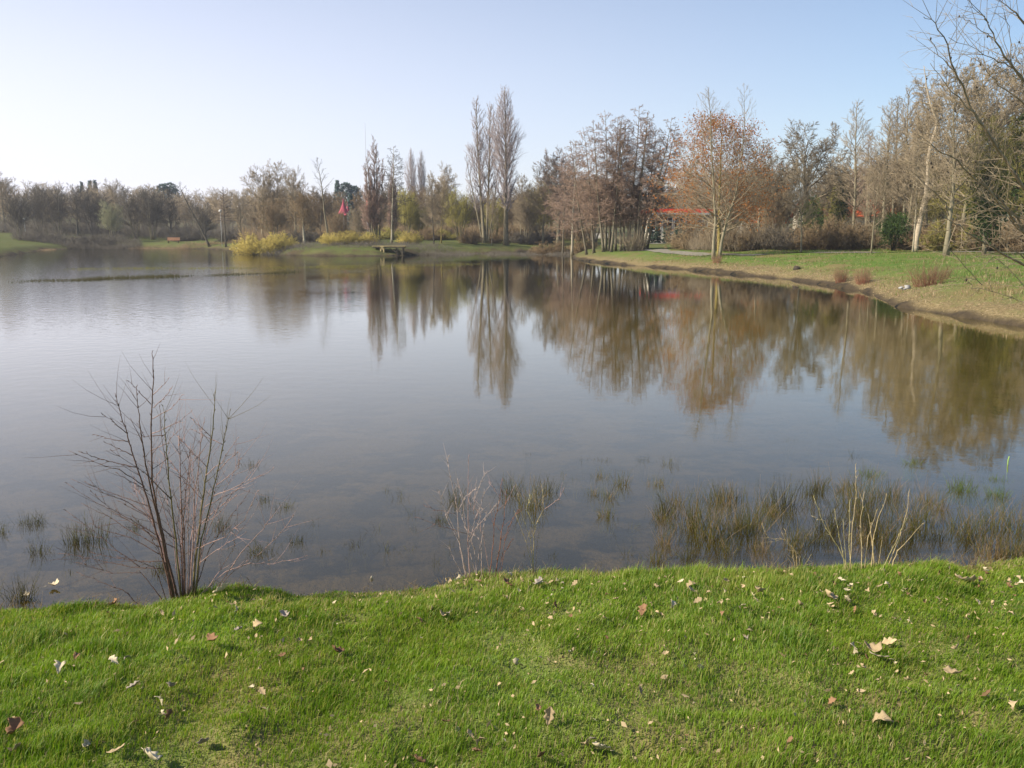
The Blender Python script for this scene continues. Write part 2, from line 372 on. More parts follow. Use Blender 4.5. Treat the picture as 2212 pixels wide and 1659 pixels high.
class Grower:
    def __init__(s, seed, spec):
        s.rng = random.Random(seed); s.spec = spec; s.seg = {}; s.trunks = []; s.tips = []
    def branch(s, p, d, L, r, lev):
        S = s.spec; rng = s.rng; last = lev >= len(S['levels'])
        q = S['levels'][lev - 1] if not last or lev == len(S['levels']) else None
        q = S['levels'][lev - 1]
        n = q.get('seg', 3); st = L / n; pts = [p]; up = q.get('up', 0); w = q.get('wander', .12)
        for i in range(n):
            r0 = r * (1 - .8 * i / n); r1 = r * (1 - .8 * (i + 1) / n)
            e = p + d * st
            s.seg.setdefault(lev, []).append((*p, *e, r0, r1))
            p = e; d = (d + rv(rng, w) + Vector((0, 0, up))).normalized(); pts.append(p)
        s.tips.append(p)
        if lev < len(S['levels']):
            c = S['levels'][lev]
            cnt = c['n']
            cnt = max(1, int(cnt * (L / q['ref'] if 'ref' in q else 1) + rng.random()))
            for k in range(cnt):
                t = c.get('t0', .2) + (1 - c.get('t0', .2)) * (k + rng.random()) / cnt
                i = min(int(t * n), n - 1); f = t * n - i
                bp_ = pts[i].lerp(pts[i + 1], min(f, 1)); bd = (pts[i + 1] - pts[i]).normalized()
                ang = math.radians(rng.uniform(*c['ang']))
                s.branch(bp_, tilt(bd, ang, rng.uniform(0, 2 * math.pi)), L * rng.uniform(*c['len']) * (1 - .45 * t), max(r * (1 - .7 * t) * c.get('rr', .5), S['rmin']), lev + 1)
    def trunk(s, base, top, r, env, bend=.02, t0=.2, n1=40, ang=(40, 60), seg=14, taper=.9):
        rng = s.rng; base = Vector(base); top = Vector(top); H = (top - base).length
        ax = (top - base); pts = []; rad = []
        ph = rng.uniform(0, 6.28); ph2 = rng.uniform(0, 6.28)
        for i in range(seg + 1):
            t = i / seg
            o = Vector((math.sin(t * 5 + ph) - math.sin(ph), math.sin(t * 4 + ph2) - math.sin(ph2), 0)) * bend * H * t
            pts.append(base + ax * t + o + rv(rng, bend * H * .12) * (0 if i == 0 else 1)); 
            rad.append(max(r * (1 - taper * t) * (1.0 + .45 * math.exp(-t * 25)), s.spec['rmin']))
        s.trunks.append((pts, rad))
        s.ring(pts, rad, H, env, t0, n1, ang)
        return pts, rad
    def ring(s, pts, rad, H, env, t0, n1, ang):
        rng = s.rng; seg = len(pts) - 1
        for k in range(n1):
            t = t0 + (1 - t0) * (k + rng.random()) / n1; t = min(t, .999)
            i = int(t * seg); f = t * seg - i
            p = pts[i].lerp(pts[i + 1], f); d = (pts[i + 1] - pts[i]).normalized()
            L = env((t - t0) / (1 - t0)) * H * rng.uniform(.7, 1.1)
            lo, hi = ang; a = math.radians(rng.uniform(lo, hi) * (1.15 - .4 * (t - t0) / (1 - t0)))
            s.branch(p, tilt(d, a, k * 2.4 + rng.uniform(-.5, .5)), L, max(rad[i] * rng.uniform(.3, .5), s.spec['rmin'] * 1.5), 1)
    def meshes(s, name):
        g = Geo()
        for pts, rad in s.trunks: g.tube(pts, rad, 8)
        tm = g.mesh(name + '_trunk')
        c = Geo(); top = max(s.seg)
        for lv, S in s.seg.items():
            if lv == top: c.segs(S, 3, tip=True) if s.spec['levels'][lv - 1].get('seg', 3) == 1 else c.segs(S, 3)
            else: c.segs(S, 5 if lv == 1 else 3)
        cm = c.mesh(name + '_crown')
        return tm, cm

def twigs(n, L, ang=(25, 55), up=.05, **k):
    return dict(n=n, len=L, ang=ang, up=up, seg=1, **k)

def proto(kind, seed):
    """returns trunk mesh, crown mesh, nominal height; every kind is modelled about its own base"""
    rng = random.Random(seed * 7 + 1)
    if kind == 'poplar':
        G = Grower(seed, dict(rmin=.016, levels=[dict(seg=5, up=.16, wander=.06, ref=3.6), dict(n=11, len=(.34, .58), ang=(16, 36), up=.12, seg=3, t0=.1, rr=.5), twigs(10, (.45, .75), (14, 32), t0=.05, rr=.6)]))
        env = lambda t: .19 * (1 - t) ** .7 * (.5 + 1.0 * min(t * 3, 1)) + .03
        H = 26; G.trunk((0, 0, 0), (rng.uniform(-.4, .4), 0, H), .42, env, .006, .20, 62, (24, 36), 18)
    elif kind == 'twin_poplar':
        G = Grower(seed, dict(rmin=.016, levels=[dict(seg=5, up=.15, wander=.07, ref=3.0), dict(n=11, len=(.34, .58), ang=(16, 38), up=.11, seg=3, t0=.1, rr=.5), twigs(10, (.45, .75), (14, 34), t0=.05, rr=.6)]))
        env = lambda t: .135 * (1 - t) ** .6 * (.5 + 1.0 * min(t * 3, 1)) + .03
        H = 26
        G.trunk((0, 0, 0), (-1.5, .3, H), .34, env, .006, .24, 40, (24, 38), 18)
        G.trunk((.35, .2, 0), (1.3, -.4, H * .955), .30, env, .006, .26, 36, (22, 36), 18)
        G.trunk((-.3, .2, 0), (-3.1, .2, H * .62), .20, env, .01, .32, 20, (22, 38), 14)
        G.trunk((.7, .1, 0), (3.2, .3, H * .60), .18, env, .01, .32, 16, (22, 38), 14)
    elif kind == 'young_poplars':
        G = Grower(seed, dict(rmin=.016, levels=[dict(seg=4, up=.14, wander=.07, ref=1.15), dict(n=10, len=(.36, .6), ang=(16, 40), up=.1, seg=3, t0=.1, rr=.5), twigs(9, (.45, .75), (14, 36), t0=.05, rr=.6)]))
        env = lambda t: .17 * (1 - t) ** .7 + .03
        H = 18
        for dx, k in ((0, 1), (-1.2, .78), (1.1, .74), (-.5, .9), (.6, .86)):
            G.trunk((dx * .6, rng.uniform(-.6, .6), 0), (dx * 1.4, rng.uniform(-.5, .5), H * k), .16, env, .008, .1, 30, (22, 40), 12)
    elif kind == 'alder':
        G = Grower(seed, dict(rmin=.017, levels=[dict(seg=4, up=.06, wander=.13, ref=1.9), dict(n=10, len=(.38, .62), ang=(35, 62), up=.02, seg=3, t0=.2, rr=.5), twigs(9, (.38, .62), (30, 75), t0=.25, rr=.6)]))
        env = lambda t: .17 * (1 - t) ** .55 * (.55 + .45 * min(t * 4, 1)) + .02
        H = 17; G.trunk((0, 0, 0), (rng.uniform(-.5, .5), 0, H), .14, env, .010, .20, 46, (60, 84), 16)
    elif kind == 'ash':          # slender, ascending limbs
        G = Grower(seed, dict(rmin=.015, levels=[dict(seg=5, up=.09, wander=.12, ref=3.0), dict(n=9, len=(.38, .62), ang=(28, 50), up=.06, seg=3, t0=.15, rr=.5), dict(n=7, len=(.42, .64), ang=(25, 50), up=.05, seg=2, t0=.15, rr=.6), twigs(5, (.5, .8), (20, 50), t0=.1, rr=.7)]))
        env = lambda t: .36 * (1 - t) ** .5 * (.6 + .4 * min(t * 3, 1)) + .03
        H = 13; G.trunk((0, 0, 0), (rng.uniform(-.8, .8), 0, H * .95), .17, env, .02, .24, 30, (36, 60), 14)
    elif kind == 'round':        # broad round crown, forking low
        G = Grower(seed, dict(rmin=.017, levels=[dict(seg=6, up=.05, wander=.15), dict(n=9, len=(.40, .66), ang=(28, 58), up=.05, seg=4, t0=.15, rr=.5), dict(n=8, len=(.42, .62), ang=(28, 55), up=.06, seg=2, t0=.1, rr=.6), twigs(6, (.5, .8), (20, 50), t0=.1, rr=.7)]))
        env = lambda t: .56 * (1 - .30 * t)
        H = 13; G.trunk((0, 0, 0), (rng.uniform(-.6, .6), 0, H * .60), .27, env, .02, .22, 17, (30, 66), 10, .88)
    elif kind == 'oak':
        G = Grower(seed, dict(rmin=.016, levels=[dict(seg=7, up=.075, wander=.20), dict(n=9, len=(.36, .62), ang=(30, 62), up=.06, seg=4, t0=.2, rr=.5), dict(n=9, len=(.38, .6), ang=(30, 60), up=.06, seg=3, t0=.1, rr=.55), twigs(7, (.45, .75), (22, 55), t0=.1, rr=.7)]))
        env = lambda t: .86 * (1 - .25 * t)
        H = 14; G.trunk((0, 0, 0), (0, 0, H * .48), .36, env, .02, .40, 12, (26, 72), 8, .8)
    elif kind == 'thicket':      # several stems from the ground, dense dome
        G = Grower(seed, dict(rmin=.018, levels=[dict(seg=4, up=.08, wander=.13, ref=2.5), dict(n=8, len=(.42, .66), ang=(25, 50), up=.07, seg=3, t0=.1, rr=.55), twigs(10, (.5, .8), (18, 48), t0=.05, rr=.7)]))
        env = lambda t: .30 * (1 - t) ** .4 + .04
        H = 12
        for k in range(6):
            a = k * 1.05 + rng.uniform(-.3, .3); s_ = rng.uniform(1.0, 2.9)
            G.trunk((math.cos(a) * .4, math.sin(a) * .4, 0), (math.cos(a) * s_ * 1.25, math.sin(a) * s_, H * rng.uniform(.8, .97)), .13, env, .02, .25, 17, (32, 55), 10)
    elif kind == 'bare_tall':    # thin, sparse
        G = Grower(seed, dict(rmin=.02, levels=[dict(seg=4, up=.10, wander=.14), dict(n=4, len=(.35, .6), ang=(28, 50), up=.05, seg=3, t0=.25, rr=.55), twigs(3, (.4, .7), (25, 55), t0=.2, rr=.7)]))
        env = lambda t: .17 * (1 - t) ** .4 + .02
        H = 14; G.trunk((0, 0, 0), (-1.6, 0, H), .17, env, .015, .38, 20, (30, 55), 14)
    elif kind == 'slender':      # upright, fine ascending branches all the way
        G = Grower(seed, dict(rmin=.013, levels=[dict(seg=5, up=.08, wander=.08, ref=1.9), dict(n=8, len=(.34, .56), ang=(22, 42), up=.07, seg=3, t0=.15, rr=.5), twigs(7, (.45, .7), (18, 42), t0=.1, rr=.7)]))
        env = lambda t: .25 * (1 - t) ** .75 * (.6 + .4 * min(t * 3, 1)) + .03
        H = 14; G.trunk((0, 0, 0), (rng.uniform(-.6, .6), 0, H), .15, env, .012, .26, 48, (38, 60), 14)
    elif kind == 'larch':
        G = Grower(seed, dict(rmin=.02, levels=[dict(seg=4, up=.02, wander=.06), twigs(14, (.2, .35), (35, 70), t0=.15, up=-.1, rr=.6)]))
        env = lambda t: .26 * (1 - t) + .02
        H = 10; G.trunk((0, 0, 0), (0, 0, H), .13, env, .004, .42, 46, (60, 80), 10)
    elif kind == 'bush':
        G = Grower(seed, dict(rmin=.014, levels=[dict(seg=4, up=.06, wander=.30), dict(n=10, len=(.26, .42), ang=(25, 75), up=.03, seg=2, t0=.15, rr=.6), twigs(10, (.5, .8), (25, 80), t0=.05, rr=.6)]))
        H = 3
        for k in range(85):
            a = rng.uniform(0, 6.28); lean = 1.45 * rng.uniform(.02, 1) ** .6
            d = Vector((math.cos(a) * math.sin(lean), math.sin(a) * math.sin(lean), math.cos(lean)))
            G.branch(Vector((math.cos(a) * .5, math.sin(a) * .4, 0)), d, 2.3 * rng.uniform(.7, 1.0), .016, 1)
        g = Geo(); c = Geo()
        g.segs(G.seg[1], 4); c.segs(G.seg[2], 3); c.segs(G.seg[3], 3, tip=True)
        return g.mesh(kind + '_stems'), c.mesh(kind + '_twigs'), H
    elif kind == 'wiry':         # low upright coppice, e.g. the red shrubs
        G = Grower(seed, dict(rmin=.007, levels=[dict(seg=3, up=.06, wander=.07), twigs(4, (.3, .5), (12, 30), t0=.3, rr=.7)]))
        H = 1.2
        for k in range(130):
            a = rng.uniform(0, 6.28); lean = rng.uniform(0, .7)
            d = Vector((math.cos(a) * math.sin(lean), math.sin(a) * math.sin(lean), math.cos(lean)))
            rr_ = rng.uniform(0, .7)
            G.branch(Vector((math.cos(a) * rr_, math.sin(a) * rr_ * .7, 0)), d, H * rng.uniform(.5, 1.0), .010, 1)
        g = Geo(); c = Geo(); g.segs(G.seg[1], 3); c.segs(G.seg[2], 3, tip=True)
        return g.mesh(kind + '_stems'), c.mesh(kind + '_twigs'), H
    zmax = max(max(q[5] for q in S) for S in G.seg.values())
    t, c = G.meshes(kind)
    proto.last = G
    return t, c, zmax

def leaf_cloud(pts, n, size, seed, spread=.3):
    """many small bent leaves around the given points"""
    r = np.random.default_rng(seed); pts = np.asarray([tuple(p) for p in pts])
    P = pts[r.integers(0, len(pts), n)] + r.normal(0, spread, (n, 3))
    a = r.normal(0, 1, (n, 3)); a /= np.linalg.norm(a, axis=1)[:, None]
    b = np.cross(a, r.normal(0, 1, (n, 3))); b /= np.linalg.norm(b, axis=1)[:, None]
    nn = np.cross(a, b)
    s = size * r.uniform(.6, 1.3, n)[:, None]
    V = np.stack([P - a * s, P + b * s * .45 + nn * s * .2, P + a * s, P - b * s * .45 + nn * s * .2], 1).reshape(-1, 3)
    f = (np.arange(n) * 4)[:, None] + np.array([[0, 1, 2, 3]])
    return V, f.ravel(), np.full(n, 4)

PROTO = {}
def get(kind, v):
    if (kind, v) not in PROTO:
        PROTO[(kind, v)] = proto(kind, v + 31 * (sum(map(ord, kind)) % 17))
    return PROTO[(kind, v)]
MESHMAT = {}
def link_om(name, me, mat, parent):
    """shared mesh, the material sits on the object"""
    if len(me.materials) == 0: me.materials.append(None)
    o = bpy.data.objects.new(name, me); col.objects.link(o); o.parent = parent
    o.material_slots[0].link = 'OBJECT'; o.material_slots[0].material = M[mat]
    return o

def tree(kind, v, vx, Y, top, label, name='bare_tree', cat='tree', barkm='grey_bark', twigm='grey_twig', wide=1.0, rz=None, group=None, lean=0.0, sink=.05):
    t, c, H = get(kind, v)
    X = at_depth(vx, 515, Y).x; z = gz(X, Y)
    topz = at_depth(vx, top, Y).z; s = (topz - z) / H
    o = empty(name, (X, Y, z - sink), RNG.uniform(0, 6.28) if rz is None else rz)
    o.rotation_euler.y = 0
    if lean: o.rotation_euler = (0, math.radians(lean), 0)
    o.scale = (s * wide, s * wide, s)
    tag(o, label, cat, group)
    isb = kind in ('bush', 'wiry')
    link_om('stem' if isb else 'trunk', t, barkm, o)
    link_om('foliage' if isb else 'crown', c, twigm, o)
    return o

exec_layout = []
# --- left far grove
L = [('round', 0, 12, 238, 359, 'tall pale grey tree with rounded bare top at the far left edge of the wood', 'grey_bark', 'grey_twig', .95),
     ('thicket', 0, 44, 200, 408, 'dark multi-stemmed tree standing low at the waterline on the far left', 'grey_bark', 'dark_twig', .8),
     ('thicket', 1, 88, 226, 392, 'bare dark tree behind the globe lamp on the far left knoll', 'dark_bark', 'dark_twig', 1.0),
     ('thicket', 2, 128, 224, 396, 'dark bushy tree with thin pale stems, second past the far left knoll lamp', 'grey_bark', 'dark_twig', 1.0),
     ('round', 1, 168, 222, 394, 'broad dark tree with thick black trunk in the left grove', 'dark_bark', 'dark_twig', 1.0),
     ('thicket', 0, 205, 232, 398, 'dark bare tree rising behind the greenish willow on its left side', 'dark_bark', 'dark_twig', 1.0),
     ('thicket', 1, 243, 214, 428, 'low greenish grey willow leaning over the left far shore', 'grey_bark', 'willow_twig', .95),
     ('round', 2, 250, 240, 381, 'taller feathery tree rising behind the greenish willow', 'grey_bark', 'grey_twig', .8),
     ('thicket', 2, 292, 224, 396, 'dark dense tree just right of the greenish willow', 'grey_bark', 'dark_twig', 1.0),
     ('thicket', 0, 330, 222, 400, 'dark bare tree with leaning pale stems left of the orange bench', 'grey_bark', 'dark_twig', 1.0),
     ('round', 1, 372, 228, 404, 'bare tree standing right behind the orange bench', 'dark_bark', 'dark_twig', .85),
     ('bare_tall', 1, 452, 196, 382, 'thin bare tree leaning far left over the shore grass', 'dark_bark', 'dark_twig', 1.5),
     ('thicket', 2, 440, 214, 432, 'low scrubby tree under the left-leaning thin tree', 'dark_bark', 'dark_twig', 1.1),
     ('round', 0, 520, 222, 402, 'dim grey tree between the larch and the tall feathery trees', 'grey_bark', 'grey_twig', .9)]
# --- centre left
L += [('round', 2, 566, 186, 352, 'tall feathery bare tree above the left end of the yellow bush', 'grey_bark', 'grey_twig', .85),
      ('ash', 0, 606, 192, 341, 'tallest of the feathery grey trees behind the big yellow bush', 'grey_bark', 'grey_twig', 1.1),
      ('round', 0, 640, 184, 352, 'feathery bare tree above the right end of the big yellow bush', 'grey_bark', 'grey_twig', .75),
      ('round', 1, 657, 156, 392, 'brown spreading tree with a forked pale trunk beside the big yellow bush', 'pale_bark', 'brown_twig', .85),
      ('thicket', 1, 592, 170, 420, 'brownish thicket tree close behind the big yellow bush', 'grey_bark', 'brown_twig', 1.1),
      ('bare_tall', 0, 711, 152, 338, 'lone tall thin tree with a sparse forked top between the two yellow bushes', 'grey_bark', 'dark_twig', 1.2),
      ('round', 2, 690, 196, 398, 'brown bare tree behind the lone tall thin tree', 'grey_bark', 'brown_twig', 1.0),
      ('thicket', 0, 730, 178, 450, 'low brown thicket below the pink tent', 'grey_bark', 'brown_twig', 1.1),
      ('thicket', 2, 775, 176, 440, 'brown thicket tree left of the small clump of young poplars', 'grey_bark', 'grey_twig', 1.0),
      ('young_poplars', 0, 810, 158, 288, 'dense reddish columnar poplar clump rising above the wooden platform', 'poplar_bark', 'rust_twig', 1.0),
      ('alder', 2, 846, 150, 312, 'slim tree with pale curved trunk behind the wooden platform', 'pale_bark', 'dark_twig', 1.2),
      ('young_poplars', 1, 850, 166, 330, 'brown columnar tree close behind the pale curved trunk', 'grey_bark', 'rust_twig', .65),
      ('thicket', 1, 880, 176, 398, 'olive brown tree between platform and the small distant poplars', 'olive_bark', 'olive_twig', .95),
      ('poplar', 1, 892, 262, 316, 'small distant poplar spire, left one of the far pair', 'poplar_bark', 'poplar_twig', .75),
      ('poplar', 2, 911, 262, 321, 'small distant poplar spire, right one of the far pair', 'poplar_bark', 'poplar_twig', .75),
      ('ash', 1, 937, 154, 372, 'slender tree with dark thin trunk on the grass left of the tall poplars', 'dark_bark', 'grey_twig', .8),
      ('ash', 2, 953, 157, 380, 'slender tree with a yellowish trunk beside the dark thin trunk', 'yellow_bark', 'grey_twig', .8),
      ('round', 0, 958, 205, 347, 'pale rounded feathery tree between the distant spires and the tall poplars', 'grey_bark', 'grey_twig', .9),
      ('thicket', 2, 905, 178, 440, 'yellow green thicket right of the wooden platform', 'olive_bark', 'olive_twig', 1.0),
      ('thicket', 0, 992, 172, 398, 'yellow green budding tree just left of the tall poplars', 'olive_bark', 'olive_twig', .95),
      ('twin_poplar', 0, 1046, 163, 203, 'tall bare poplar with several tops, left of the two big poplars', 'poplar_bark', 'poplar_twig', 1.0),
      ('poplar', 0, 1093, 160, 180, 'tallest bare poplar with a single straight trunk, right of the two big ones', 'poplar_bark', 'poplar_twig', 1.05),
      ('thicket', 1, 1070, 178, 420, 'olive scrubby tree between the feet of the two big poplars', 'olive_bark', 'olive_twig', 1.0),
      ('ash', 0, 1062, 158, 400, 'thin sapling tree at the foot of the two big poplars', 'grey_bark', 'grey_twig', .6),
      ('ash', 1, 1125, 176, 372, 'grey slender tree just right of the tallest poplar', 'grey_bark', 'grey_twig', .9),
      ('thicket', 2, 1140, 168, 415, 'grey brown thicket tree right of the tallest poplar', 'grey_bark', 'grey_twig', 1.0),
      ('thicket', 0, 1170, 182, 385, 'olive tree in front of the grass clearing right of the poplars', 'olive_bark', 'olive_twig', .8),
      ('ash', 2, 1172, 168, 338, 'bare spreading tree halfway between the poplars and the alder clump', 'grey_bark', 'grey_twig', 1.1),
      ('round', 2, 1205, 164, 312, 'purple brown tree with an arching crown left of the alders', 'grey_bark', 'alder_twig', .8),
      ('alder', 0, 1216, 140, 330, 'rusty twigged alder at the left end of the alder row', 'alder_bark', 'alder_twig', 1.3),
      ('alder', 1, 1236, 134, 300, 'rusty alder with pale flared foot beside the inlet', 'pale_bark', 'alder_twig', 1.4)]
for q in L:
    tree(q[0], q[1], q[2], q[3], q[4], q[5], barkm=q[6], twigm=q[7], wide=q[8],
         name={'poplar': 'poplar_tree', 'twin_poplar': 'poplar_tree', 'young_poplars': 'poplar_tree', 'alder': 'alder_tree', 'thicket': 'thicket_tree'}.get(q[0], 'bare_tree'),
         group='trees along the far shore', lean=-13 if q[2] == 452 else 0, rz=0 if q[2] in (711, 1046, 1093) else None)

# --- alders: one slender stem each, leaning apart
AL = [(1268, 116, 300, -9, 'slanting outer alder at the left of the clump, over the inlet'), (1284, 115, 272, -7, 'slanting alder just inside the outermost left one'), (1398, 113, 262, 9.5, 'short outer alder slanting right beyond the rest of the clump'), (1330, 113, 245, -1, 'alder filling the middle of the clump, thin and upright'),
      (1304, 112, 258, -5.5, 'leftmost slanting stem of the dark alder clump'), (1309, 113, 236, -2.5, 'thickest tall alder of the left alder group'),
      (1316, 114, 247, 0, 'straight alder right beside the thickest one'), (1321, 111, 254, 3, 'alder leaning slightly right at the edge of the left alder group'),
      (1342, 112, 262, -1.5, 'alder standing alone in the gap between the alder groups'), (1350, 114, 300, -5, 'shorter alder leaning left in the middle of the row'),
      (1358, 112, 222, .6, 'tallest alder of the clump, nearly upright'), (1370, 114, 250, 2.2, 'alder right of the tallest one in the clump'),
      (1377, 111, 240, 3.2, 'tall alder with mossy pale stem leaning right'), (1383, 113, 268, 5, 'slim alder leaning right among the pale stems'),
      (1390, 111, 243, 8.5, 'alder leaning farthest right over the gravel path'), (1386, 115, 292, 7, 'short alder behind the one leaning farthest right')]
for i, (vx, Y, top, ln, lab) in enumerate(AL):
    o = tree('alder', i % 4, vx, Y, top, lab, name='alder_tree', barkm='alder_bark', twigm='alder_twig', wide=1.22, lean=ln, group='alders at the tip of the bank')
# small basal shoots of the alder clump
tree('wiry', 0, 1366, 110, 494, 'tangle of thin pale shoots at the foot of the alder clump', name='alder_shoots', cat='shrub', barkm='alder_bark', twigm='grey_twig', wide=1.1)

# --- right bank and wood
R = [('ash', 0, 1636, 100, 300, 'bare tree filling the gap between the orange tree and the oak', 'grey_bark', 'oak_twig', 1.0),
     ('oak', 0, 1742, 112, 250, 'wide spreading oak with dark forked limbs behind the slender trunk', 'dark_bark', 'oak_twig', 1.12),
     ('ash', 2, 1732, 84, 330, 'slender young tree with straight bare trunk in front of the big oak', 'grey_bark', 'grey_twig', .75),
     ('ash', 1, 1480, 164, 330, 'dim bare tree seen between the alders and the orange tree', 'grey_bark', 'grey_twig', 1.0),
     ('slender', 1, 1841, 98, 212, 'tall slim tree with twin twiggy tops right of the oak', 'grey_bark', 'grey_twig', 1.2),
     ('ash', 1, 1884, 78, 330, 'many-stemmed coppiced tree beside the path', 'grey_bark', 'grey_twig', .6),
     ('slender', 2, 1868, 104, 280, 'thin leaning tree behind the coppiced tree', 'grey_bark', 'alder_twig', 1.1),
     ('slender', 0, 1906, 94, 212, 'slender upright tree left of the dead snag, first of three', 'grey_bark', 'grey_twig', 1.2),
     ('slender', 2, 1926, 100, 205, 'slender upright tree left of the dead snag, second of three', 'grey_bark', 'grey_twig', 1.15),
     ('slender', 1, 1948, 92, 180, 'tall slender tree left of the dead snag, third and highest of three', 'grey_bark', 'grey_twig', 1.2),
     ('ash', 2, 1974, 77, 300, 'small leaning tree on the grass just in front of the dead snag', 'pale_bark', 'grey_twig', .65),
     ('ash', 0, 2046, 68, 118, 'sturdy grey tree with split bark on the right bank', 'grey_bark', 'grey_twig', 1.05),
     ('ash', 1, 2000, 92, 150, 'bare tree behind the sturdy grey tree on its left', 'grey_bark', 'grey_twig', .9),
     ('round', 1, 2110, 88, 130, 'feathery bare tree behind the near overhanging branches', 'grey_bark', 'grey_twig', .8),
     ('ash', 2, 2150, 96, 95, 'tall feathery tree behind the ivy covered trunk', 'grey_bark', 'grey_twig', 1.0),
     ('round', 0, 2215, 92, 120, 'bare crown at the right edge of the wood', 'grey_bark', 'grey_twig', .8),
     ('ash', 0, 2290, 80, 150, 'bare tree just beyond the right edge of the wood', 'grey_bark', 'grey_twig', 1.0),
     ('round', 2, 1800, 124, 330, 'dim bare tree behind the oak on its right', 'dark_bark', 'oak_twig', .9),
     ('round', 0, 1680, 128, 330, 'dim bare tree behind the oak on its left', 'dark_bark', 'oak_twig', .9),
     ('thicket', 2, 1664, 110, 396, 'brown twiggy tree between the orange leaved tree and the oak', 'grey_bark', 'brown_twig', 1.0),
     ('thicket', 0, 1600, 116, 380, 'grey twiggy tree hidden behind the orange leaved tree', 'grey_bark', 'oak_twig', 1.0),
     ('ash', 1, 2075, 86, 110, 'tall bare tree between the sturdy grey tree and the ivy', 'grey_bark', 'grey_twig', 1.0),
     ('ash', 2, 1958, 90, 200, 'bare tree close behind the dead snag on its left', 'grey_bark', 'grey_twig', .9),
     ('thicket', 1, 1995, 110, 330, 'brown twiggy tree deep in the wood behind the snag', 'olive_bark', 'olive_twig', 1.0),
     ('thicket', 0, 2085, 104, 320, 'olive twiggy tree deep in the wood left of the ivy', 'olive_bark', 'olive_twig', 1.0),
     ('thicket', 2, 1930, 112, 340, 'brown twiggy tree deep in the wood behind the slim stems', 'grey_bark', 'brown_twig', 1.0)]
for q in R:
    tree(q[0], q[1], q[2], q[3], q[4], q[5], barkm=q[6], twigm=q[7], wide=q[8], name={'alder': 'alder_tree', 'oak': 'oak_tree', 'thicket': 'thicket_tree'}.get(q[0], 'bare_tree'), group='trees of the wood on the right bank')

tree('larch', 0, 487, 186, 402, 'dark conical bare larch standing alone at the far left shore', name='larch_tree', barkm='dark_bark', twigm='larch_twig', wide=1.1)

# --- bushes
B = [(562, 140, 484, 1.25, 'yellow_twig', 'left half of the big round yellow willow bush by the water'), (606, 143, 488, 1.1, 'yellow_twig', 'right lower half of the big yellow willow bush'),
     (742, 142, 485, 1.5, 'yellow_twig', 'yellow green bush left of the wooden platform'), (782, 144, 490, 1.45, 'yellow_twig', 'yellow green bush close behind the wooden platform'),
     (712, 150, 492, 1.0, 'yellow_twig', 'yellowish bush at the foot of the lone tall thin tree'), (886, 152, 486, 1.0, 'yellow_twig', 'yellowish bush right of the wooden platform'),
     (1014, 158, 482, .8, 'brown_twig', 'small purplish brown bush left of the big poplars'), (1062, 166, 490, 1.2, 'brown_twig', 'brown bush between the poplar trunks'),
     (1130, 168, 488, 1.4, 'dark_twig', 'dark bush right of the poplar trunks'), (1168, 172, 478, 1.3, 'dark_twig', 'dark bush at the left of the grass clearing'),
     (925, 172, 484, 1.5, 'brown_twig', 'brown bush behind the slender dark trunk'), (965, 174, 486, 1.5, 'olive_twig', 'olive bush behind the yellowish trunk'),
     (655, 165, 480, 1.5, 'dark_twig', 'dark bush under the forked pale trunk'), (835, 172, 478, 1.5, 'olive_twig', 'olive bush behind the pale curved trunk'),
     (1509, 102, 452, 1.0, 'brown_twig', 'brown bush left of the orange leaved tree'), (1590, 96, 448, 1.1, 'brown_twig', 'large brown bush under the orange leaved tree'),
     (1640, 98, 462, 1.2, 'dark_twig', 'dark bush right of the orange leaved tree'), (1682, 94, 470, 1.2, 'dark_twig', 'dark low bush left of the slender young tree'),
     (1718, 98, 465, 1.1, 'dark_twig', 'dark bush directly behind the slender young tree'), (1775, 92, 440, .9, 'brown_twig', 'tall brown bush right of the slender young tree'),
     (1812, 90, 448, .9, 'brown_twig', 'brown bush left of the coppiced tree'), (1858, 96, 455, 1.1, 'brown_twig', 'brown bush behind the coppiced tree'),
     (1990, 90, 452, 1.1, 'brown_twig', 'rusty brown bush right of the dead snag'), (2025, 86, 448, 1.0, 'brown_twig', 'rusty bush behind the sturdy grey tree'),
     (2075, 84, 440, 1.1, 'olive_twig', 'olive brown bush right of the sturdy grey tree'), (2130, 82, 445, 1.1, 'brown_twig', 'rusty bush under the ivy trunk'),
     (2180, 80, 440, 1.1, 'brown_twig', 'brown bush at the right edge of the wood'), (2240, 80, 440, 1.2, 'brown_twig', 'brown bush just past the right edge of the wood'),
     (1260, 136, 500, 1.0, 'brown_twig', 'low brown bush across the inlet behind the bank tip'), (1190, 150, 506, 1.3, 'brown_twig', 'low brown bush by the water at the grass clearing'),
     (100, 208, 500, 1.8, 'dark_twig', 'low dark bush on the far left shore'), (200, 204, 498, 1.8, 'dark_twig', 'low dark bush below the left grove'),
     (400, 216, 486, 1.5, 'dark_twig', 'dark bush right of the orange bench'), (505, 204, 484, 1.3, 'dark_twig', 'dark bush right of the larch')]
for i, (vx, Y, top, w, mt, lab) in enumerate(B):
    tree('bush', i % 3, vx, Y, top, lab, name='bush', cat='bush', barkm='olive_bark' if mt in ('yellow_twig', 'olive_twig') else 'dark_bark', twigm=mt, wide=w, group='bushes round the lake')
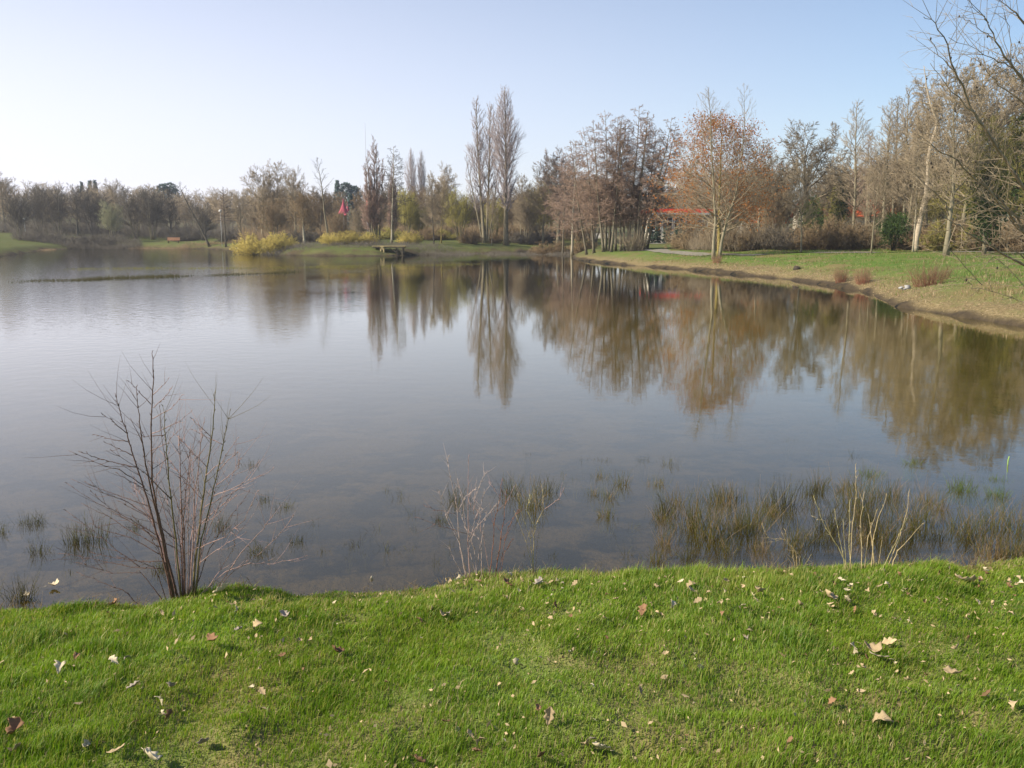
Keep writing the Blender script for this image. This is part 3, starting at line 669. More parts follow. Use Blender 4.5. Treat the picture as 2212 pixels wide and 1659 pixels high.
for vx, Y, top, w, lab in [(2012, 43, 563, 1.0, 'reddish willow shrub on the right bank below the sturdy tree'), (2040, 45, 566, .9, 'reddish olive shrub just right of the red willow shrub'),
                           (1868, 50, 572, .8, 'small dark red shrub on the right bank'), (1822, 53, 571, .7, 'smallest reddish shrub on the right bank, left of the dark red one'), (1550, 77.0, 545, .8, 'low purplish twigs at the foot of the forked tree')]:
    tree('wiry', 1, vx, Y, top, lab, name='willow_shrub', cat='shrub', barkm='red_twig' if vx != 2040 else 'olive_stem', twigm='brown_twig', wide=w, group='red shrubs on the right bank')

# ------------------------------------------------------------------ special trees
def polyline(pv, Y0, dY=0.0, bend=None):
    """view points -> world points whose depth runs from Y0 by dY"""
    n = len(pv); return [at_depth(x, y, Y0 + dY * i / (n - 1)) for i, (x, y) in enumerate(pv)]
def resample(pts, k):
    out = []
    for a, b in zip(pts[:-1], pts[1:]):
        for i in range(k): out.append(a.lerp(b, i / k))
    out.append(pts[-1]); return out

def finish(name, label, cat, G, base, barkm, twigm, group=None, extra=None):
    o = empty(name, base); tag(o, label, cat, group)
    def shift(me): 
        me.transform(Matrix.Translation(-Vector(base))); return me
    t, c = G.meshes(name)
    link('trunk', shift(t), M[barkm], o); link('crown', shift(c), M[twigm], o)
    if extra:
        link(extra[0], shift(extra[1]), M[extra[2]], o)
    return o

# forked pale tree on the bank
G = Grower(5, dict(rmin=.010, levels=[dict(seg=5, up=.075, wander=.07), dict(n=5, len=(.3, .5), ang=(22, 40), up=.07, seg=3, t0=.2, rr=.55), twigs(5, (.35, .55), (20, 42), t0=.15, rr=.7)]))
Yv = 73.0
g0 = on_plane(1548, 555, 1.1)
for k in range(120):     # march along the ray until it meets the bank
    q = at_depth(1548, 559, 66 + k * .25)
    if q.y > 70 and q.z <= gz(q.x, q.y): break
g0 = q; Yv = g0.y
bz = gz(g0.x, g0.y) - .1
for pv, r, n1 in (([(1541, 556), (1541, 520), (1544, 478), (1540, 430), (1536, 370), (1531, 300), (1529, 250), (1524, 203)], .155, 60),
                  ([(1553, 556), (1558, 522), (1563, 495), (1573, 460), (1583, 430), (1590, 390), (1597, 330), (1601, 270), (1599, 196)], .14, 54)):
    pts = polyline(pv, Yv); pts[0].z = bz
    for i in range(1, len(pts)): pts[i].y += (.25 if r > .21 else -.5) * i / 3
    pts = resample(pts, 2); n = len(pts)
    rad = [r * (1 - i / (n - 1)) ** 1.1 + .012 + r * .3 * math.exp(-i) for i in range(n)]
    G.trunks.append((pts, rad))
    H = 13.4; G.ring(pts, rad, H, lambda t: .30 * (1 - t) ** .75 * (.75 + .4 * min(3 * t, 1)) + .04, .22, n1, (42, 62))
finish('forked_tree', 'bare pale tree with two trunks forking in a V on the right bank', 'tree', G, (g0.x, g0.y, bz), 'fork_bark', 'grey_twig')

# tree keeping its rust coloured leaves
G = Grower(9, dict(rmin=.014, levels=[dict(seg=5, up=.045, wander=.12, ref=3.4), dict(n=9, len=(.35, .6), ang=(28, 55), up=.04, seg=3, t0=.2, rr=.55), twigs(6, (.4, .6), (20, 50), t0=.15, rr=.7)]))
Yo = 84; b = at_depth(1554, 535, Yo); b.z = gz(b.x, b.y) - .1; topz = at_depth(1554, 272, Yo).z
G.trunk(b, (b.x - .3, b.y, topz), .19, lambda t: .56 * (1 - t) ** .55 * (.62 + .38 * min(4 * t, 1)) + .05, .01, .15, 60, (48, 70), 12)
V, f, c = leaf_cloud([p for p in G.tips if p.z > b.z + 2.5], 11000, .10, 3, .24)
g = Geo(); g.add(V, f, c)
finish('hornbeam_tree', 'rounded tree still holding rust orange dead leaves behind the forked tree', 'tree', G, b, 'yellow_bark', 'grey_twig', extra=('leaves', g.mesh('rust_leaves', False), 'rust_leaf'))

# dead snag, leaning right, broken top
G = Grower(21, dict(rmin=.02, levels=[dict(seg=3, up=.05, wander=.3), twigs(3, (.3, .5), (30, 70), t0=.3, rr=.7)]))
Ys = 82; pv = [(1976, 548), (1979, 520), (1985, 490), (1992, 455), (2000, 420), (2004, 385), (2004, 350), (2011, 310), (2020, 285), (2024, 262), (2010, 225), (2002, 190), (1999, 165), (1996, 143)]
pts = resample(polyline(pv, Ys), 2); pts[0].z = gz(pts[0].x, Ys) - .1
rad = [max(.27 * (1 - i / len(pts)) ** .9, .035) * (1 + .12 * math.sin(i * 2.1)) for i in range(len(pts))]
G.trunks.append((pts, rad))
for k, (i, sgn, Lb) in enumerate(((12, 1, 1.5), (14, -1, 2.2), (17, 1, 1.2), (20, -1, 1.5), (24, 1, .5), (22, -1, .8))):
    G.branch(pts[i], Vector((sgn, .2, .25)).normalized(), Lb, .07, 1)
finish('dead_snag', 'dead barkless cream coloured trunk leaning to the right in the wood', 'dead tree', G, pts[0], 'snag', 'snag')

# ivy clad trees
def ivy(vx, Y, top, v, n, label, lo, hi, rad_=.9, size=.16):
    o = tree('ash', v, vx, Y, top, label, name='ivy_tree', barkm='grey_bark', twigm='olive_twig', group='ivy covered trees')
    b = o.location; H = at_depth(vx, top, Y).z - b.z
    r = random.Random(v + n); pts = []
    for k in range(260):
        t = r.uniform(lo, hi); a = r.uniform(0, 6.28); q = rad_ * (.4 + .9 * r.random()) * (1 - .5 * abs(2 * (t - lo) / (hi - lo) - .8))
        pts.append((math.cos(a) * q, math.sin(a) * q, H * t + r.uniform(-.4, .4)))
    V, f, c = leaf_cloud(pts, n, size, v, .28); g = Geo(); g.add(V, f, c)
    me = g.mesh('ivy', False); S = o.scale; R = o.rotation_euler.to_matrix().to_4x4() @ Matrix.Diagonal((S.x, S.y, S.z, 1)); me.transform(R.inverted())
    link('ivy', me, M['ivy_leaf'], o)
ivy(2128, 70, 235, 0, 2300, 'tree thickly covered in dark green ivy behind the near branches', .12, .62, 1.0)
ivy(2205, 84, 240, 1, 2800, 'ivy crowned tree at the right edge of the wood', .3, .98, 1.8)
ivy(1812, 118, 392, 2, 1500, 'small dark ivy covered trunk seen beyond the oak', .35, 1.0, .7)
ivy(1748, 100, 420, 1, 1400, 'dark evergreen growth behind the slender young tree', .1, .9, 1.3)

# conifers and evergreens
def conifer(vx, Y, top, label, mat, n=900, wid=.22, h0=.1, shape=1.0, size=.35, name='conifer_tree'):
    X = at_depth(vx, 515, Y).x; z = gz(X, Y); H = at_depth(vx, top, Y).z - z
    o = empty(name, (X, Y, z - .05)); tag(o, label, 'evergreen tree', 'evergreens round the lake')
    g = Geo(); g.tube([(0, 0, 0), (0, 0, H * .5), (0, 0, H * .97)], [.02 * H, .012 * H, .003 * H], 7); g.build('trunk', M['dark_bark'], o)
    r = random.Random(int(vx)); S = []
    for k in range(n):
        t = h0 + (1 - h0) * r.random(); a = r.uniform(0, 6.28); R_ = wid * H * (1 - (t - h0) / (1 - h0)) ** shape * r.uniform(.55, 1.1) + .02 * H
        p = Vector((0, 0, H * t)); e = Vector((math.cos(a) * R_, math.sin(a) * R_, H * t - R_ * .1 + r.uniform(0, .02) * H))
        for j in range(5):
            q = p.lerp(e, r.uniform(.35, 1)); d = rv(r).normalized() * size; S.append((*q, *(q + d), size * .28, .01))
    g = Geo(); g.segs(S, 3, tip=True); g.build('crown', M[mat], o)
def evergreen(vx, Y, top, w, label, n=4200):
    X = at_depth(vx, 515, Y).x; z = gz(X, Y); H = at_depth(vx, top, Y).z - z; r = random.Random(int(vx)); k = Y / F
    o = empty('evergreen_shrub', (X, Y, z - .05)); tag(o, label, 'evergreen shrub', 'evergreens round the lake'); g = Geo(); pts = []
    for i in range(9):
        a = r.uniform(0, 6.28); q = r.uniform(.1, .5) * w * k; h = H * r.uniform(.35, .88); c = Vector((math.cos(a) * q, math.sin(a) * q, h)); g.tube([(c.x * .2, c.y * .2, 0), (c.x * .6, c.y * .6, h * .5), tuple(c)], [.06, .04, .015], 5)
        R_ = r.uniform(.2, .42) * w * k
        pts += [c + Vector((r.gauss(0, R_ * .55), r.gauss(0, R_ * .55), r.gauss(0, R_ * .7))) for _ in range(60)]
    pts = [p for p in pts if .15 < p.z < H]
    V, f, c = leaf_cloud(pts, n, .10, int(vx), .16); g.build('stem', M['dark_bark'], o); g = Geo(); g.add(V, f, c); link('foliage', g.mesh('foliage', False), M['ivy_leaf'], o)
evergreen(1932, 88, 462, 60, 'dark ragged evergreen shrub among the bare trees left of the snag')
evergreen(1893, 97, 478, 36, 'low dark evergreen shrub behind the coppiced tree', 1800)
evergreen(1768, 96, 470, 44, 'dark evergreen shrub right of the slender young tree', 2200)
for vx, Y, top, lab, w_ in [(185, 330, 394, 'small distant conifer on the left skyline, first of three', .14), (203, 332, 390, 'small distant conifer on the left skyline, middle of three', .12), (214, 335, 391, 'small distant conifer on the left skyline, last of three', .12),
                       (732, 290, 390, 'pointed blue green conifer left of the round pines behind the pink tent', .18)]:
    conifer(vx, Y, top, lab, 'blue_conifer', 300, w_, .2, .9, .6)
for vx, Y, top, lab, w_ in [(357, 320, 398, 'round dark pine on the left skyline, left of the pair', .4), (372, 322, 395, 'round dark pine on the left skyline, right of the pair', .42), (750, 290, 395, 'round blue green pine behind the pink tent', .3), (768, 300, 402, 'lower blue green pine right of the round one', .3), (759, 191, 421, 'narrow black green cypress beside the pink tent', .10)]:
    conifer(vx, Y, top, lab, 'blue_conifer', 420 if w_ > .2 else 200, w_, .35 if w_ > .2 else .1, .35, .6 if w_ > .2 else .35)

# ------------------------------------------------------------------ the wood behind, one far mass
def mass(name, items, mat, kinds, kind='stuff'):
    """merges many reduced trees of the wood that reads as one mass"""
    r = random.Random(len(items)); Vs, Fs, Cs, n = [], [], [], 0
    cache = {}
    for (x, y, H, w) in items:
        k = r.choice(kinds)
        if k not in cache:
            t, c, h = get(*k); arrs = []
            for me in (t, c):
                v = np.empty(len(me.vertices) * 3, np.float32); me.vertices.foreach_get('co', v)
                f = np.empty(len(me.loops), np.int32); me.loops.foreach_get('vertex_index', f)
                q = np.empty(len(me.polygons), np.int32); me.polygons.foreach_get('loop_total', q)
                arrs.append((v.reshape(-1, 3), f, q))
            cache[k] = (arrs, h)
        arrs, h = cache[k]; a = r.uniform(0, 6.28); ca, sa = math.cos(a), math.sin(a); z = gz(x, y); s = H / h
        for v, f, q in arrs:
            R_ = np.array([[ca * s * w, -sa * s * w, 0], [sa * s * w, ca * s * w, 0], [0, 0, s]])
            Vs.append(v @ R_.T + np.array([x, y, z - .1])); Fs.append(f + n); Cs.append(q); n += len(v)
    me = mesh_np(name, np.concatenate(Vs), np.concatenate(Fs), np.concatenate(Cs))
    o = link(name, me, M[mat]); tag(o, kind=kind); return o
rr = random.Random(77)
def wood(name, mat, vx0, vx1, Y0, Y1, n, tops, kinds, label, w=1.2):
    it = []
    for i in range(n):
        vx = vx0 + (vx1 - vx0) * (i + rr.random()) / n; Y = rr.uniform(Y0, Y1)
        p = at_depth(vx, 515, Y); top = np.interp(vx, [t[0] for t in tops], [t[1] for t in tops]) + rr.uniform(-8, 14)
        it.append((p.x, Y, at_depth(vx, top, Y).z - gz(p.x, Y), w))
    tag(mass(name, it, mat, kinds), label, 'woodland')
K1 = [('thicket', 0), ('thicket', 1), ('thicket', 2), ('round', 0)]
wood('woodland', 'grey_twig', -500, 700, 255, 300, 46, [(-500, 376), (100, 393), (380, 400), (410, 412), (500, 404), (560, 395), (700, 400)], K1, 'grey bare wood closing the far left shore', 1.3)
wood('woodland', 'brown_twig', 540, 1280, 205, 250, 30, [(540, 410), (690, 400), (760, 415), (870, 395), (1000, 405), (1080, 410), (1200, 370), (1280, 360)], K1, 'brown bare wood behind the poplars and the wooden platform', 1.3)
wood('woodland', 'grey_twig', 1240, 1640, 158, 200, 12, [(1240, 350), (1380, 400), (1450, 395), (1500, 350), (1640, 330)], K1, 'grey bare wood far behind the alder clump', 1.3)
wood('woodland', 'oak_twig', 1600, 2700, 122, 160, 26, [(1600, 340), (1800, 360), (1900, 325), (2000, 310), (2212, 280), (2700, 230)], K1, 'bare wood closing the view behind the right bank', 1.3)

def brush(name, label, mat, vx0, vx1, Y0, Y1, n, h, cl=.9):
    """tangled undergrowth: low thin stems and twigs"""
    r = random.Random(int(vx0 + n)); S = []; 
    for i in range(n):
        vx = r.uniform(vx0, vx1); Y = r.uniform(Y0, Y1); p = at_depth(vx, 515, Y); z = 0
        pts = (p.x, Y); S.append((pts, r.uniform(.35, 1.1) * h * (1 + .5 * math.sin(p.x * .9) * math.sin(p.x * .37))))
    P = np.array([s[0] for s in S]); Z, _ = height(P[:, 0], P[:, 1]); out = []
    for (x, y), z, (q, hh) in zip(P, Z, S):
        for j in range(5):
            d = Vector((r.gauss(0, .45), r.gauss(0, .45), 1)).normalized(); a = Vector((x + r.gauss(0, .4), y + r.gauss(0, .4), z + hh * r.uniform(0, .55))); L_ = hh * r.uniform(.3, .8)
            out.append((*a, *(a + d * L_), .016 * Y0 / 100, .004))
    g = Geo(); g.segs(out, 3, tip=True); o = g.build(name, M[mat]); tag(o, label, 'undergrowth', kind='stuff')
brush('undergrowth', 'brown undergrowth along the foot of the right bank wood', 'oak_twig', 1490, 2420, 92, 108, 4600, 3.0)
brush('undergrowth', 'dark undergrowth under the far left wood', 'dark_twig', -250, 560, 222, 262, 5200, 4.2)
brush('undergrowth', 'brown undergrowth behind the far shore bushes', 'brown_twig', 520, 1280, 178, 200, 5200, 3.6)
brush('undergrowth', 'scrub fringe on the steep far bank', 'dark_twig', 560, 1240, 134, 148, 2600, .8)
brush('undergrowth', 'scrub fringe on the far left shore', 'dark_twig', 30, 300, 196, 214, 2600, 1.9)
brush('undergrowth', 'low dead scrub along the grass of the far left shore', 'brown_twig', 280, 560, 196, 200, 700, .8)

# ------------------------------------------------------------------ the near tree whose limbs reach in from the right
G = Grower(33, dict(rmin=.0035, levels=[dict(seg=4, up=.05, wander=.14), dict(n=5, len=(.35, .6), ang=(25, 50), up=.04, seg=2, t0=.2, rr=.55), twigs(3, (.3, .5), (25, 50), t0=.3, rr=.7)]))
Yn = 15.5; bx, by_ = 12.9, 15.5; bz = gz(bx, by_) - .1
trunk = [Vector((bx, by_, bz)), Vector((12.7, 15.5, 1.6)), Vector((12.3, 15.4, 2.8)), Vector((12.0, 15.3, 4.4)), Vector((11.9, 15.2, 6.2)), Vector((11.6, 15.3, 8.2)), Vector((11.2, 15.2, 10.5))]
G.trunks.append((resample(trunk, 2), [.20 * (1 - .06 * i) for i in range(13)]))
def z5(pv): return [(1659 + x / 4, y / 4) for x, y in pv]
def z6(pv): return [(1659 + x / 4, 345.6 + y / 4) for x, y in pv]
limbs = [  # view points from the tip inwards, tip depth, radius at the root, which trunk point it joins
 (z5([(1720, -20), (1890, 170), (1965, 345), (2080, 540), (2212, 720), (2500, 1150), (2800, 1500)]), 14.2, .050, 3),
 (z5([(1340, 140), (1440, 205), (1540, 390), (1620, 620), (1700, 800), (1880, 1150), (2050, 1380), (2212, 1620), (2500, 1900)]), 13.0, .050, 2),
 (z5([(1555, 335), (1800, 430), (2000, 530), (2110, 590), (2300, 800)]), 14.4, .026, 4),
 (z5([(1390, 350), (1470, 470), (1620, 610), (1660, 720)]), 13.2, .016, None),
 (z5([(1405, 555), (1500, 680), (1640, 850), (1770, 965), (1850, 1080)]), 13.2, .022, None),
 (z5([(1815, 480), (1890, 620), (1990, 730), (2212, 905), (2500, 1100)]), 14.8, .030, 3),
 (z5([(1985, -10), (2100, 80), (2212, 185), (2500, 500)]), 15.0, .045, 5),
 (z5([(1680, 140), (1760, 210), (1850, 260), (1960, 335)]), 14.2, .012, None),
 (z5([(1715, 40), (1830, 130), (1905, 195)]), 14.0, .012, None),
 (z5([(2050, 110), (2095, 300), (2090, 530)]), 14.4, .012, None),
 (z5([(1950, 550), (2080, 650), (2180, 690), (2260, 760)]), 14.4, .014, None),
 (z5([(1300, 1150), (1500, 1310), (1700, 1440), (1900, 1640), (2060, 1830), (2230, 2030), (2500, 2250)]), 12.6, .045, 2),
 (z6([(1250, 100), (1400, 240), (1530, 370), (1560, 480)]), 13.2, .02, None),
 (z6([(1640, 0), (1850, 190), (1990, 310), (2212, 590), (2500, 800)]), 13.6, .045, 2),
 (z6([(1490, 480), (1570, 540), (1650, 560), (1700, 630), (1850, 710), (2000, 785), (2212, 905), (2600, 980)]), 11.6, .035, 1),
 (z6([(1560, 760), (1700, 920), (1850, 1080)]), 11.8, .008, None),
 (z6([(1715, 1035), (1780, 1110), (1950, 1145), (2100, 1200), (2260, 1260)]), 11.8, .008, None),
 (z6([(1700, 250), (1900, 430), (2060, 500), (2212, 630), (2500, 760)]), 13.0, .030, 2),
 (z6([(1950, 560), (2080, 740), (2212, 850)]), 12.2, .014, None),
 (z6([(1800, 820), (2000, 860), (2212, 1090), (2400, 1150)]), 12.0, .012, None),
 (z6([(1850, 330), (2000, 400), (2140, 480), (2260, 540)]), 13.4, .018, None)]
for k, (pv, Yt, r, j) in enumerate(limbs):
    n = len(pv); yr = Yt + (1.6 if j is None else 2.2)
    pts = [at_depth(x, y, Yt + (15.2 - Yt) * i / (n - 1) if j is not None else Yt + .35 * i / (n - 1)) for i, (x, y) in enumerate(pv)][::-1]
    if j is not None: pts = [trunk[j].copy()] + pts
    pts = resample(pts, 3); m = len(pts)
    for i in range(1, m): pts[i] += rv(G.rng, .022)
    rad = [max(r * .72 * (1 - .93 * i / (m - 1)), .0042) for i in range(m)]
    for i in range(m - 1): G.seg.setdefault(1, []).append((*pts[i], *pts[i + 1], rad[i], rad[i + 1]))
    Lh = sum((pts[i + 1] - pts[i]).length for i in range(m - 1)); nb = int(Lh * 4.2)
    for q in range(nb):
        t = .12 + .86 * (q + G.rng.random()) / nb; i = min(int(t * (m - 1)), m - 2)
        d = (pts[i + 1] - pts[i]).normalized()
        s_ = .7 if j is None else 1
        G.branch(pts[i], tilt(d, math.radians(G.rng.uniform(28, 55)), G.rng.uniform(0, 6.28)), G.rng.uniform(.35, 1.0) * s_, max(rad[i] * .4, .005), 2)
over = finish('overhanging_tree', 'near bare tree outside the right edge whose budded limbs reach over the bank', 'tree', G, (bx, by_, bz), 'grey_bark', 'grey_twig')
rc = random.Random(4)
for p in rc.sample(G.tips, 34):     # last year's small dark cones at the twig ends
    q = p - Vector((bx, by_, bz)); cg = Geo(); cg.tube([q, q + Vector((0, 0, -.012)), q + Vector((0, 0, -.026)), q + Vector((.002, 0, -.040))], [.004, .012, .013, .004], 6); cg.build('cone', M['stump_dark'], over)

# ------------------------------------------------------------------ shrubs at the near edge
def shrub(name, label, stems, zoomf, base_v, matmap, seed, side_len=.25, spread=.35, group=None, twig_n=9, rsc=.5):
    """stems: (points in crop pixels, root radius, material key)"""
    b = on_plane(*base_v, EDGE_Z + .02); b.z = gz(b.x, b.y) - .03; rng = random.Random(seed)
    o = empty(name, b); tag(o, label, 'shrub', group)
    geos = {}
    for pts_, r, mk in stems:
        pv = [zoomf(*p) for p in pts_]; dy = rng.uniform(-spread, spread); n = len(pv)
        base_h = max(b.y + (0 if abs(pv[0][1] - base_v[1]) < 45 else dy * .5), 1)
        pts = [at_depth(x, y, b.y + dy * min(1, abs(y - base_v[1]) / 350)) for x, y in pv]
        if abs(pv[0][1] - base_v[1]) < 45: pts[0].z = min(pts[0].z, gz(pts[0].x, pts[0].y) + .0) - .01
        pts = resample(pts, 4); m = len(pts)
        for i in range(1, m): pts[i] += rv(rng, .0035)
        rad = [max(r * rsc * (1 - .78 * i / (m - 1)), .0012) for i in range(m)]
        g = geos.setdefault(mk, (Geo(), []))
        g[0].tube(pts, rad, 6)
        for i in range(2, m):    # buds
            if rng.random() < .8:
                d = (pts[i] - pts[i - 1]).normalized(); q = pts[i] + tilt(d, 1.2, rng.uniform(0, 6.28)) * rad[i]
                g[1].append((*q, *(q + tilt(d, .5, rng.uniform(0, 6.28)) * .016), .0026, .001))
        L = sum((pts[i + 1] - pts[i]).length for i in range(m - 1)); k = int(L * twig_n)
        for q in range(k):
            i = rng.randint(m // 3, m - 2); d = (pts[i + 1] - pts[i]).normalized()
            p = pts[i]; d = tilt(d, math.radians(rng.uniform(28, 52)), rng.uniform(0, 6.28)); l = side_len * rng.uniform(.3, 1.0) / 3; rr_ = max(rad[i] * .4, .0013)
            for h in range(3):
                e = p + d * l; g[1].append((*p, *e, rr_ * (1 - h * .25), rr_ * (.75 - h * .25))); p = e; d = (d + rv(rng, .12) + Vector((0, 0, .08))).normalized()
    for mk, (g, S) in geos.items():
        g.segs(S, 4); me = g.mesh('stems'); me.transform(Matrix.Translation(-b)); link('stems', me, M[mk], o)
    return o
zl = lambda x, y: (x / 2.88, 748.8 + y / 2.88)
zm = lambda x, y: (806.5 + x / 3.2, 921.7 + y / 3.2)
zr = lambda x, y: (1440 + x / 2.866, 921.7 + y / 2.866)
D, O, P_ = 'shrub_bark', 'shrub_olive', 'shrub_pink'
left = [([(1110, 1520), (1040, 1300), (985, 1050), (950, 850), (938, 500), (955, 200), (947, 40)], .016, D), ([(1070, 1510), (1000, 1250), (930, 1000), (870, 800), (820, 650), (790, 540), (745, 400), (715, 285)], .013, D),
 ([(1085, 1515), (1010, 1200), (960, 980), (915, 780), (885, 600), (865, 430), (845, 255)], .013, D), ([(1125, 1520), (1095, 1200), (1065, 950), (1040, 700), (1030, 550), (1015, 370)], .012, O),
 ([(1040, 800), (1005, 560), (995, 375)], .004, D), ([(1190, 1515), (1225, 1250), (1260, 950), (1290, 750), (1320, 560), (1330, 400), (1335, 280)], .015, O),
 ([(1210, 1510), (1250, 1200), (1310, 980), (1350, 780), (1390, 600), (1428, 400)], .011, O), ([(1180, 1510), (1200, 1200), (1215, 900), (1250, 600), (1272, 440)], .009, P_),
 ([(1170, 1510), (1190, 1200), (1230, 900), (1255, 520)], .009, P_), ([(1150, 1515), (1135, 1200), (1150, 950), (1175, 750), (1180, 640)], .008, D), ([(1165, 1515), (1215, 1150), (1205, 850), (1195, 700)], .007, P_),
 ([(1075, 1515), (985, 1180), (870, 960), (815, 850)], .006, P_), ([(1135, 1515), (1125, 1250), (1090, 1060), (1010, 850)], .006, D)]
side = [[(940, 360), (870, 290), (805, 215)], [(950, 300), (1050, 205)], [(955, 380), (1030, 310), (1075, 245)], [(945, 450), (1060, 390), (1130, 305)], [(945, 540), (1090, 480), (1190, 405)], [(938, 650), (1040, 600), (1120, 515)],
 [(795, 590), (690, 575), (585, 545)], [(830, 680), (740, 635), (660, 600)], [(850, 750), (700, 720), (600, 690), (490, 650)], [(900, 870), (750, 770), (640, 735), (430, 650)], [(920, 900), (820, 840), (730, 790)], [(790, 540), (710, 470), (645, 425)],
 [(940, 1000), (780, 940), (650, 895), (530, 845)], [(960, 1080), (800, 970), (640, 910), (445, 825)], [(985, 1180), (820, 1080), (690, 1010), (565, 900)], [(1000, 1210), (800, 1080), (600, 970), (415, 850)],
 [(1000, 1250), (820, 1150), (660, 1050), (500, 975)], [(1010, 1300), (820, 1190), (640, 1140), (570, 1100)], [(870, 1370), (760, 1290), (640, 1190), (412, 1020)], [(1000, 1380), (820, 1370), (620, 1330), (375, 1285)], [(1020, 1335), (860, 1335), (700, 1310), (560, 1280)],
 [(1030, 1400), (880, 1410), (700, 1405), (480, 1340)], [(900, 1525), (760, 1510), (620, 1460), (490, 1410)], [(1320, 570), (1250, 500), (1190, 450)], [(1385, 610), (1290, 560), (1200, 515)], [(1230, 700), (1180, 630), (1115, 570)],
 [(1270, 1000), (1400, 930), (1560, 840), (1700, 760)], [(1250, 1100), (1380, 990), (1500, 860), (1610, 715)], [(1330, 930), (1470, 870), (1620, 800)], [(1250, 1250), (1400, 1180), (1520, 1080), (1600, 900)], [(1210, 1450), (1400, 1400), (1550, 1350), (1700, 1350), (1900, 1305)],
 [(1300, 1510), (1450, 1400), (1620, 1280), (1720, 1190), (1820, 1060)], [(1300, 1500), (1500, 1280), (1640, 1130), (1690, 1060)], [(1230, 1350), (1330, 1280), (1420, 1220), (1530, 1160)], [(1350, 860), (1480, 760), (1490, 660)], [(1280, 800), (1380, 720), (1475, 570)], [(1260, 1100), (1340, 1060), (1460, 930)],
 [(1120, 1310), (1200, 1260), (1300, 1220), (1440, 1110)], [(1350, 780), (1440, 690), (1480, 660)], [(1240, 1430), (1370, 1390), (1460, 1240), (1480, 990)], [(1040, 1450), (960, 1370), (850, 1330), (720, 1300)], [(885, 600), (810, 440)], [(1065, 950), (900, 780), (700, 650)], [(1095, 1200), (930, 1060), (740, 960)], [(1090, 1250), (960, 1200), (830, 1060)],
 [(1030, 550), (900, 560), (860, 480)], [(1260, 950), (1160, 850), (1050, 700)], [(1290, 750), (1180, 640), (1110, 560)], [(950, 850), (1010, 740), (1060, 640)], [(1215, 900), (1130, 800), (1000, 650)], [(1250, 1200), (1130, 1050), (1060, 870)]]
left += [(s, .0058, D if s[-1][0] < 900 else P_) for s in side]  # left branches dark, right ones pinkish: backlit and sunlit sides put into bark colour
rs = random.Random(61)
for k in range(16):     # finer shoots filling the fan
    x0 = rs.uniform(1075, 1215); tx = 1150 + (x0 - 1145) * rs.uniform(2.0, 7.5) + rs.uniform(-60, 60); ty = rs.uniform(480, 1050) + abs(tx - 1150) * .35
    left.append(([(x0, 1512), (x0 * .72 + tx * .28 + rs.uniform(-12, 12), 1512 + (ty - 1512) * .42), (x0 * .32 + tx * .68, 1512 + (ty - 1512) * .75), (tx, ty)], .0062, rs.choice([D, P_, P_])))
shrub('birch_shrub', 'large bare multi-stemmed shrub at the left of the grassy edge', left, zl, (388, 1275), None, 7, .34, .55, twig_n=8)
mid = [([(650, 1015), (600, 830), (580, 620), (570, 500), (520, 300), (515, 205)], .0075, 'pale_stem'), ([(665, 1015), (655, 800), (655, 600), (655, 400), (655, 205)], .008, 'shrub_pink'), ([(640, 1010), (560, 920), (525, 830)], .004, 'pale_stem'),
 ([(640, 1010), (590, 800), (510, 640), (495, 590)], .005, 'pale_stem'), ([(600, 800), (480, 540), (450, 440)], .004, 'pale_stem'), ([(720, 1010), (700, 850), (640, 700), (610, 480), (580, 360)], .006, 'pale_stem'),
 ([(710, 1010), (740, 800), (690, 720), (830, 560), (870, 520)], .005, 'pale_stem'), ([(750, 1010), (745, 800), (780, 600), (700, 500), (760, 350), (790, 310)], .005, 'pale_stem'), ([(720, 990), (660, 850), (700, 650), (740, 550), (770, 430)], .005, 'pale_stem'),
 ([(700, 850), (620, 640), (590, 570), (640, 480), (720, 420)], .004, 'pale_stem'), ([(660, 800), (720, 700), (740, 600), (690, 500)], .004, 'pale_stem'), ([(800, 1015), (830, 800), (835, 650), (870, 520), (890, 370)], .006, 'red_twig'),
 ([(840, 1015), (880, 780), (905, 600), (920, 450), (880, 500), (810, 400)][:4], .0075, 'red_twig'), ([(905, 540), (850, 450), (805, 395)], .003, 'shrub_pink'), ([(865, 1010), (910, 870), (960, 780)], .004, 'red_twig'), ([(850, 1010), (930, 700), (1000, 580)], .004, 'red_twig'),
 ([(905, 560), (970, 420)], .003, 'shrub_pink'), ([(810, 1010), (760, 760), (700, 600), (660, 520)], .004, 'shrub_pink'), ([(650, 740), (470, 690), (300, 625)], .003, 'shrub_bark'), ([(570, 600), (450, 580), (355, 550)], .003, 'shrub_bark')]
shrub('thin_shrub', 'small bare shrub with pale and reddish stems at the middle of the grassy edge', mid, zm, (1030, 1238), None, 12, .16, .25, twig_n=9)
sap = [([(1105, 985), (1110, 800), (1115, 690), (1175, 575), (1165, 400)], .007, 'straw_stem'), ([(1175, 575), (1280, 500), (1320, 420)], .004, 'shrub_pink'), ([(1105, 960), (1090, 780), (1040, 640), (1000, 460)], .005, 'straw_stem'), ([(1110, 860), (1060, 800), (980, 600)], .004, 'straw_stem'), ([(1115, 690), (1060, 580), (1080, 480)], .003, 'olive_stem')]
shrub('sapling', 'thin straw coloured sapling beside a short pale stake', sap, zm, (1152, 1228), None, 13, .12, .15, twig_n=5)
shrub('stake', 'short pale broken stake beside the straw coloured sapling', [([(1118, 985), (1130, 850), (1142, 750)], .007, 'pale_stem')], zm, (1157, 1228), None, 14, .1, .05, twig_n=0)
